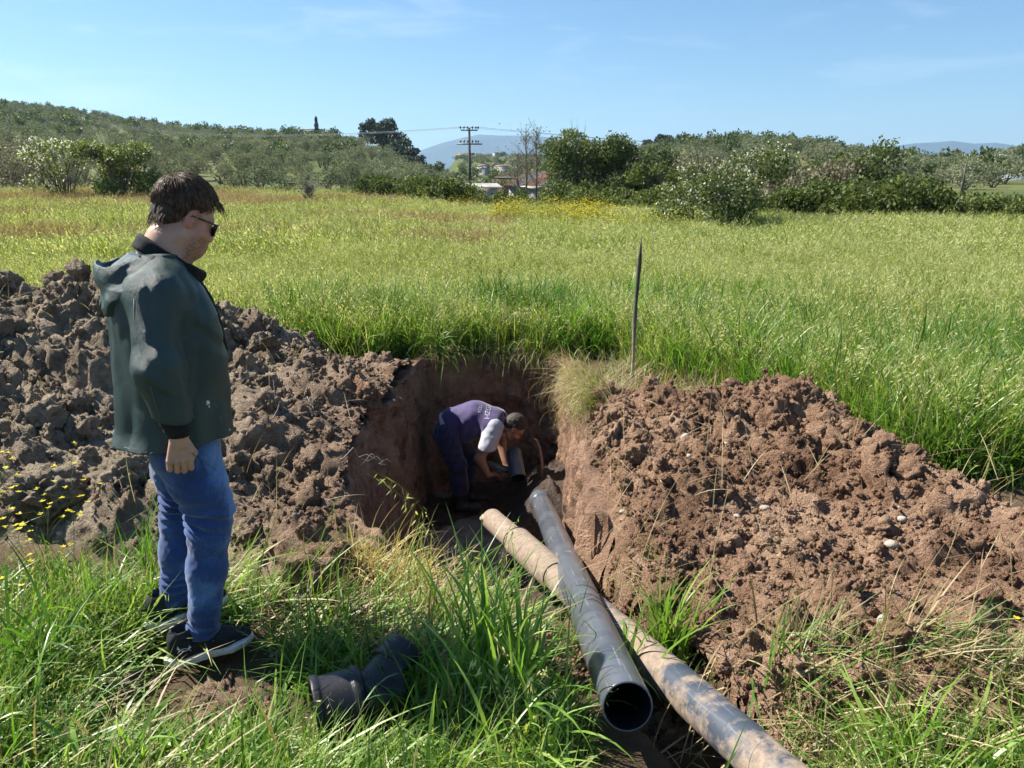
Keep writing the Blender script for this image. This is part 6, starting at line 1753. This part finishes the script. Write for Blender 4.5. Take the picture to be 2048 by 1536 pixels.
l.new(mix(n, l, mrn.outputs[0], r1_.outputs[0], r2_.outputs[0]), b.inputs['Base Color']); b.inputs['Roughness'].default_value = .85
st = mb.obj("stake", m, None, True); tag(st, "thin pointed wooden stake standing upright on the right rim of the pit", "stake")

# ------------------------------------------------------------------ single plants near the camera
def plant(name, x, y, build, mat, label, cat="plant", z=None, rz=0, parts="leaves"):
    z = float(near_ground(np.array([x]), np.array([y]))[0]) if z is None else z
    o = empty(name, (x, y, z), rz); mb = MB(); build(mb, np.random.default_rng(int(abs(x * 1000) + abs(y * 777)))); link(parts, mb.mesh(name + "_" + parts, mat), o); tag(o, label, cat); return o
def big_tuft(n, rad, h, w, droop=.5, lean=.22, seg=9): return lambda mb, r: blades(mb, n, rad, h, w, seg, droop, lean, r, .25)
plant("grass_clump", .60, 2.55, big_tuft(80, .075, .38, .016, .45, .16), m_bright, "tall bright green grass clump just right of the black pipe")
plant("grass_clump", .42, 2.42, big_tuft(36, .05, .40, .017, 1.0, .35), m_bright, "arching grass leaves leaning over the black pipe from the right")
plant("grass_clump", -.06, 2.20, big_tuft(110, .15, .48, .013, .35, .16), m_lush, "tall dense grass clump standing in front of the pit, left of the black pipe")
plant("grass_clump", -.22, 2.12, big_tuft(90, .15, .36, .012, .7, .25), m_lush, "drooping grass clump between the pipe fitting and the tall clump")
plant("grass_clump", .05, 2.02, big_tuft(70, .12, .36, .013, .7, .3), m_lush, "grass clump in the shade left of the open pipe end")
plant("grass_clump", -1.62, 2.28, big_tuft(34, .12, .40, .020, .5, .25), m_lush, "broad-leaved grass clump at the left below the man's heels")
plant("grass_clump", -1.2, 1.86, big_tuft(24, .10, .30, .020, .8, .4), m_lush, "few broad grass leaves below the man's front shoe")
plant("grass_clump", -1.55, 2.95, big_tuft(40, .08, .34, .010, .4, .2), m_lush, "upright grass clump behind the man's far heel")
plant("grass_clump", -1.35, 7.55, big_tuft(90, .22, .50, .014, .9, .4), m_lush, "spreading grass clump on the bank at the left far corner of the pit")
plant("grass_clump", 1.90, 6.0, big_tuft(110, .18, .62, .013, .55, .3), m_lush, "tall blue-green grass clump behind the right heap")
plant("grass_clump", 2.85, 4.85, big_tuft(130, .25, .62, .013, .6, .35), m_lush, "large dark grass clump at the right beyond the heap")
plant("grass_clump", 1.25, 2.62, big_tuft(44, .08, .20, .008, .9, .9), m_straw, "bunch of grey dead grass stuck in the face of the right heap", rz=1)
def oats(n, h, **k): 
    def f(mb, r):
        for i in range(n): oat(mb, h * r.uniform(.85, 1.1), r, r.uniform(.02, .16), (r.normal(0, .03), r.normal(0, .03), 0), nsp=18, size=.030, stalk=.0020, droop=.55, **k)
        blades(mb, n * 4, .04, h * .55, .010, 8, .5, .2, r)
    return f
plant("wild_oat", -.235, 2.62, oats(2, .92), m_field, "tall wild oat stalk with nodding spikelets in front of the worker", parts="stalks")
plant("wild_oat", -.02, 2.50, oats(2, .60), m_field, "shorter wild oat stalks in front of the tall grass clump", parts="stalks")
plant("wild_oat", .02, 1.98, oats(3, .36), m_field, "wild oat head hanging low beside the open pipe end", parts="stalks")
def must(n, h, nper=12, sp=.3): return lambda mb, r: (flowers(mb, n, h, r, .011, sp, .0020, nper), blades(mb, n, .06, .2, .014, 5, .8, .5, r))
for k, (x, y, n_, h_, lb) in enumerate([(-2.35, 3.0, 5, .62, "spindly yellow-flowered weed in front of the big grey block of earth"), (-1.95, 3.05, 4, .50, "yellow-flowered weed left of the man's legs"), (-2.5, 2.7, 5, .55, "yellow-flowered weed at the left edge of the picture"), (-2.1, 2.6, 3, .40, "low yellow-flowered weed at the left below the heap"),
                                (2.05, 2.12, 6, .34, "yellow-flowered weed at the right edge beside the trampled straw"), (1.75, 1.75, 6, .30, "yellow-flowered weed at the lower right corner"), (2.3, 2.4, 5, .36, "yellow-flowered weed at the foot of the right heap"),
                                (-1.65, 7.3, 8, .34, "pale yellow flowering herb on the bank above the left corner of the pit"), (-5.5, 8.6, 5, 1.1, "tall yellow flowering weed rising behind the heap at the far left")]):
    plant("yellow_flowered_weed", x, y, must(n_, h_), m_mustard, lb, parts="stems")
for k, (x, y, lb) in enumerate([(2.0, 1.95, "green grass patch at the right edge under the yellow weed"), (1.95, 2.25, "green grass at the right edge, upper of two"), (1.55, 1.72, "grass clump at the bottom, right of the old pipe"), (1.15, 1.85, "flattened grass clump right of the old pipe's near end")]):
    plant("grass_clump", x, y, big_tuft(70, .14, .30, .010, .8, .45), m_lush, lb)
m_gold = leaf_mat('golden_straw', [(.1, (.28, .20, .06)), (.5, (.52, .40, .15)), (.9, (.72, .60, .30))], .25, .5)
# straw bundle on the near left lip of the pit
def bundle(mb, r):
    for k in range(3): blades(mb, 110, .11, .25, .0042, 7, .3, 1.42, r, heading=(-2.2 + k * .9, .7), base=(.03 * k, .02 * k, .035 * (2 - k)))
o = plant("straw_bundle", -.64, 3.0, bundle, m_gold, "pile of yellow straw on the near left lip of the pit", "straw", z=float(near_ground(np.array([-.64]), np.array([3.0]))[0]) + .05)
plant("straw_bundle", -.42, 2.86, bundle, m_gold, "second, flatter pile of straw beside the puddle end of the pit", "straw", rz=2.2, z=-.04)
def twig(mb, r):
    P = [np.array([0, 0, 0.])]
    for k in range(9): P.append(P[-1] + [r.uniform(.02, .06), r.normal(0, .02), r.normal(.012, .03)])
    V, F = tube(P, np.linspace(.005, .0015, 10), 5); mb.add(V, F)
    for k in (3, 5, 7): V, F = tube([P[k], P[k] + r.normal(0, .04, 3), P[k] + r.normal(0, .08, 3) + [0, 0, .03]], [.003, .002, .001], 4); mb.add(V, F)
for x, y, rz, lb in ((-1.45, 4.35, .6, "pale forked twig on the heap behind the man's knees"), (-2.2, 4.3, 2.1, "pale dead root on the grey heap left of the man"), (-.95, 4.0, .3, "thin dry twig on the earth between the man and the pit")):
    plant("dead_twig", x, y, twig, m_twig, lb, "twig", z=float(surf_z(np.array([x]), np.array([y]))[0]) + .03, rz=rz, parts="stem")

# ------------------------------------------------------------------ power line
m_pole = simple("tarred_wood_pole", (.09, .075, .06), .9, .25, 3, .3, 20)
m_metal = simple("grey_metal", (.16, .165, .17), .5, .2, 5, metal=.3)
m_insul = simple("dark_insulator", (.06, .035, .025), .3, .2, 8)
pp = at_r(940, 378, 92); zg = float(terrain(np.array([pp[0]]), np.array([pp[1]]))[0]); ztop = at_r(939, 256, 92)[2]
pole = empty("power_pole", (pp[0], pp[1], zg), .12); tag(pole, "wooden power pole with two crossarms rising behind the hedge", "power pole")
Hp = ztop - zg; mb = MB(); V, F = tube([(0, 0, 0), (0, 0, Hp)], [.19, .13], 12); mb.add(V, F); link("post", mb.mesh("post", m_pole, True), pole)
for zz, hw in ((Hp - .25, .95), (Hp - 1.75, 1.45)):
    mb = MB(); V, F = box((0, -.16, zz), (hw * 2, .12, .14)); mb.add(V, F); arm = link("crossarm", mb.mesh("crossarm", m_metal), pole)
    for xx in ((-1.0, -.6, -.2, .35, .75, 1.0) if hw < 1.5 else (-1.5, -.75, .6, 1.2)):
        mb = MB(); V, F = tube([(xx, -.16, zz + .07), (xx, -.16, zz + .2), (xx, -.16, zz + .24), (xx, -.16, zz + .42)], [.03, .03, .11, .08], 8); mb.add(V, F); link("insulator", mb.mesh("insulator", m_insul, True), arm)
def wire(a, b, sag, label, r_=.022):
    t_ = np.linspace(0, 1, 40)[:, None]; P = np.array(a) + (np.array(b) - np.array(a)) * t_; P[:, 2] -= sag * 4 * (t_[:, 0] * (1 - t_[:, 0]))
    mb = MB(); V, F = tube(P, r_, 4, cap=False); mb.add(V, F); o = mb.obj("power_line", m_metal, None); tag(o, label, "power line", "power lines on the wooden pole")
top = np.array([pp[0], pp[1], ztop])
for k, (dx, dz) in enumerate(((-.9, .1), (.3, .15), (.9, .1))):
    wire(top + [dx, -.16, dz], at_r(180, 238 + k * 3, 250), 2.2, "%s of three thin wires running left from the pole above the olive hill" % ("back", "middle", "front")[k], .013)
    wire(top + [dx, -.16, dz], at_r(1700, 290 + k * 2, 260), 1.2, "%s of three thin wires running right from the pole towards the dark trees" % ("back", "middle", "front")[k], .013)
pq = at_r(1922, 385, 62); zq = float(terrain(np.array([pq[0]]), np.array([pq[1]]))[0]); qt = at_r(1934, 320, 62)
mb = MB(); V, F = tube([(pq[0], pq[1], zq - .1), tuple(qt)], [.07, .05], 8); mb.add(V, F); o = mb.obj("pole", m_pole, None, True); tag(o, "thin leaning wooden pole in the scrub at the far right", "pole")

# ------------------------------------------------------------------ shed and distant buildings
m_rust = simple("rusty_corrugated_sheet", (.30, .17, .11), .7, .45, 1.2)
m_sheet = simple("grey_corrugated_sheet", (.24, .23, .22), .55, .3, .9)
m_wallp = simple("pale_render", (.40, .385, .35), .9, .12, .8)
m_blue = simple("blue_grey_sheet", (.22, .27, .31), .7, .15, 1)
m_tile = simple("roof_tiles", (.20, .13, .10), .85, .25, 2)
m_glass_d = simple("dark_window", (.03, .035, .04), .15, .2, 2)
def corrugated(name, p0, du, dv, nu, amp, mat, parent):
    """sheet spanned by du (across the waves) and dv, with real waves"""
    p0, du, dv = map(np.array, (p0, du, dv)); t_ = np.linspace(0, 1, nu * 6 + 1); nn = np.cross(du, dv); nn = nn / np.linalg.norm(nn)
    top_ = p0 + du * t_[:, None] + nn * (amp * np.sin(t_ * nu * 2 * np.pi))[:, None]; V = np.stack([top_, top_ + dv, top_ - nn * .012, top_ + dv - nn * .012], 1).reshape(-1, 3)
    i = np.arange(len(t_) - 1) * 4; F = np.concatenate([np.stack([i, i + 4, i + 5, i + 1], -1), np.stack([i + 2, i + 3, i + 7, i + 6], -1), np.stack([i, i + 2, i + 6, i + 4], -1), np.stack([i + 1, i + 5, i + 7, i + 3], -1)])
    return mob(name, V, F, mat, parent)
def shed(px, py, r, w_, d_, h_, rz, label, pitch_, walls, roofs):
    p = at_r(px, py, r); o = empty("shed", (p[0], p[1], p[2]), rz); tag(o, label, "shed")
    z0 = -3.0; t_ = .12
    for nm, c_, s_, mt_ in (("wall", (0, 0, (h_ + z0) / 2), (w_, t_, h_ - z0), walls[0]), ("wall", (-w_ / 2 + t_ / 2, d_ / 2 + t_ / 2, (h_ + z0) / 2 - .0), (t_, d_, h_ - z0), walls[1]), ("wall", (w_ / 2 - t_ / 2, d_ / 2 + t_ / 2, (h_ + z0) / 2), (t_, d_, h_ - z0), walls[1])):
        V, F = box(c_, s_); mob(nm, V, F, mt_, o)
    k = len(roofs)
    for i_, mt_ in enumerate(roofs):
        corrugated("roof_sheet", (-w_ / 2 - .3 + (w_ + .6) * i_ / k, -.4, h_ + .02 + .004 * i_), ((w_ + .6) / k + .05, 0, 0), (0, d_ + .6, pitch_), 9, .03, mt_, o)
    return o
s1 = shed(1065, 382, 56, 3.6, 4.0, .36, -.42, "tin-roofed shed with rusty and pale roof sheets behind the hedge", .95, (m_sheet, m_blue), (m_rust, m_sheet, m_rust, m_rust, m_sheet, m_sheet))
V, F = box((1.1, -.085, -.55), (.9, .05, 1.6)); mob("doorway", V, F, m_glass_d, s1)
s2 = shed(968, 380, 58, 2.0, 1.0, .15, .30, "low lean-to with a pale tin roof left of the shed", .28, (m_wallp, m_wallp), (m_sheet, m_sheet, m_sheet))
mb = MB(); V, F = box((0, 0, 0), (5.4, .5, .16), -.05); mb.add(V, F)
p = at_r(1062, 356, 60); o = mb.obj("roof_beam", m_rubber, None); o.location = p; tag(o, "long dark edge of a second roof just above the rusty shed", "roof edge")

def house(px, py, r, w_, d_, h_, rz, label, wall=m_wallp, roof=m_tile, hip=.35, nwin=2, cat="house"):
    p = at_r(px, py, r); o = empty("house", (p[0], p[1], p[2]), rz); tag(o, label, cat)
    V, F = box((0, d_ / 2, h_ / 2 - 12), (w_, d_, h_ + 24)); mob("wall", V, F, wall, o)
    e_ = .25; z0 = h_ + .004; rr_ = h_ + hip * d_ * .5
    if roof is not None:
        V = np.array([(-w_ / 2 - e_, -e_, z0), (w_ / 2 + e_, -e_, z0), (w_ / 2 + e_, d_ + e_, z0), (-w_ / 2 - e_, d_ + e_, z0), (-w_ / 2 + d_ * .25, d_ / 2, rr_), (w_ / 2 - d_ * .25, d_ / 2, rr_)])
        mob("roof", V, [np.array([[0, 3, 2, 1], [0, 1, 5, 4], [2, 3, 4, 5]]), np.array([[1, 2, 5], [3, 0, 4]])], roof, o)
    else:
        V, F = box((0, d_ / 2, h_ + .1), (w_ + .5, d_ + .5, .2)); mob("roof_slab", V, F, m_wallp, o)
    for k in range(nwin):
        V, F = box((-w_ / 2 + w_ * (k + .5) / nwin, -.03, h_ * .55), (w_ * .12 + .3, .08, h_ * .3)); mob("window", V, F, m_glass_d, o)
    return o
house(972, 338, 300, 3.6, 4, 1.0, .5, "small house with bright white gable among trees right of the power pole", simple('white_gable', (.36, .36, .34), .9, .05, 1), m_tile)
house(1000, 339, 290, 5, 4, .9, -.1, "low tile-roofed house right of the white-gabled one")
house(1000, 310, 560, 8, 7, 1.8, .2, "flat-roofed house on the village slope, highest, right of the pole", simple("grey_render", (.30, .31, .33), .9, .1, .5), None, nwin=4)
house(930, 309, 600, 14, 8, 1.0, .0, "long low house on the village skyline left of the pole top", simple("ochre_render", (.34, .28, .22), .9, .1, .5), None, nwin=5)
house(966, 341, 280, 3.5, 4, .5, .2, "white garden wall block below the white-gabled house", m_wallp, m_sheet, nwin=1)
house(622, 268, 262, 6.5, 4, 1.3, .1, "small flat-roofed house on the left ridge beside the cypress", simple("grey_stone_wall", (.28, .28, .27), .9, .1, .5), None, nwin=3)
def tunnel(px, py, r, L_, w_, rz, label):
    p = at_r(px, py, r); o = empty("greenhouse", (p[0], p[1], p[2]), rz); tag(o, label, "greenhouse")
    a_ = np.linspace(0, np.pi, 13); x_ = np.linspace(-L_ / 2, L_ / 2, 11); A_, X_ = np.meshgrid(a_, x_)
    V = np.stack([X_, w_ / 2 * np.cos(A_), w_ * .42 * np.sin(A_)], -1).reshape(-1, 3); mob("cover", V, grid_faces(11, 13)[:, ::-1], simple("pale_plastic_film", (.62, .62, .58), .5, .1, .5), o, smooth=True)
    V2 = np.concatenate([[(-L_ / 2, 0, 0)], [(-L_ / 2, w_ / 2 * math.cos(t_), w_ * .42 * math.sin(t_)) for t_ in a_]]); mob("end_wall", V2, np.array([[0, k + 2, k + 1] for k in range(12)]), m_sheet, o)
    mb = MB()
    for xx in x_: V, F = tube([(xx, w_ / 2 * math.cos(t_) * 1.01, w_ * .42 * math.sin(t_) * 1.01) for t_ in a_], .05, 4); mb.add(V, F)
    mb.obj("hoops", m_metal, o)
    return o
tunnel(1958, 326, 190, 9.5, 4.0, -.25, "upper of two pale plastic tunnels on the far right slope")
tunnel(1984, 334, 185, 7.5, 3.4, -.2, "lower pale plastic tunnel beneath the dark tree at far right")
o = shed(2046, 366, 110, 6.5, 4, .9, -.1, "open-sided shed with a pale roof edge cut by the right edge of the picture", .2, (m_blue, m_wallp), (m_wallp, m_wallp, m_wallp))
o = shed(1964, 366, 112, 2.2, 2.5, .75, -.1, "small blue-grey hut in the scrub at the far right", .15, (m_blue, m_blue), (m_blue, m_blue))
p = at_r(1996, 364, 113); V, F = box(p, (4.4, .25, .35), -.1); tag(mob("garden_wall", V, F, m_wallp, None), "long low white wall between the blue hut and the open shed", "wall")

# ------------------------------------------------------------------ air: one even closed box of haze round everything
V, F = box((0, 0, 0), (1, 1, 1)); V = V + .5
lo_, hi_ = np.array([-8500., -200., -12.]), np.array([8500., 9500., 460.]); V = lo_ + V * (hi_ - lo_)
m = bpy.data.materials.new("haze"); m.use_nodes = True; n, l = m.node_tree.nodes, m.node_tree.links; n.clear()
ou = n.new('ShaderNodeOutputMaterial'); pv = n.new('ShaderNodeVolumePrincipled'); pv.inputs['Color'].default_value = (.50, .74, 1.0, 1); pv.inputs['Density'].default_value = 1.2e-4; pv.inputs['Anisotropy'].default_value = .2
l.new(pv.outputs[0], ou.inputs['Volume'])
tag(mob("haze", V, F, m, None), kind='stuff')
# loose earth and broken straw spread over the bare near lip
rs = np.random.default_rng(88)
x = rs.uniform(-.9, .75, 4200); y = rs.uniform(2.2, 3.35, 4200); k = (y > 2.35 + .2 * vnoise(P3(x * 4, y * 4), 3)) & (pit_dist(x, y) > .02) & ((x > -.78) | (y < 2.9)); x, y = x[k], y[k]
s = .006 + .028 * rs.random(len(x)) ** 3
scatter("loose_earth", clodsR, np.column_stack([x, y, near_ground(x, y) + s * .3]), rs.uniform(0, 6.28, (len(x), 3)), np.repeat(s[:, None], 3, 1), rs.integers(0, 6, len(x)))
x = rs.uniform(-.8, .7, 90); y = rs.uniform(2.4, 3.3, 90)
k = (np.abs((x - .69) * 2.8 + (y - 1.88) * .82) / 2.918 > .09) & (np.abs((x - .34) * 3.714 + (y - 1.93) * .117) / 3.716 > .08); x, y = x[k], y[k]
scatter("broken_straw", T_flat + T_flatg[:2], np.column_stack([x, y, near_ground(x, y) + .015]), eul(len(x), rs, .15), sc(len(x), rs, .5, 1.0), rs.integers(0, 6, len(x)))
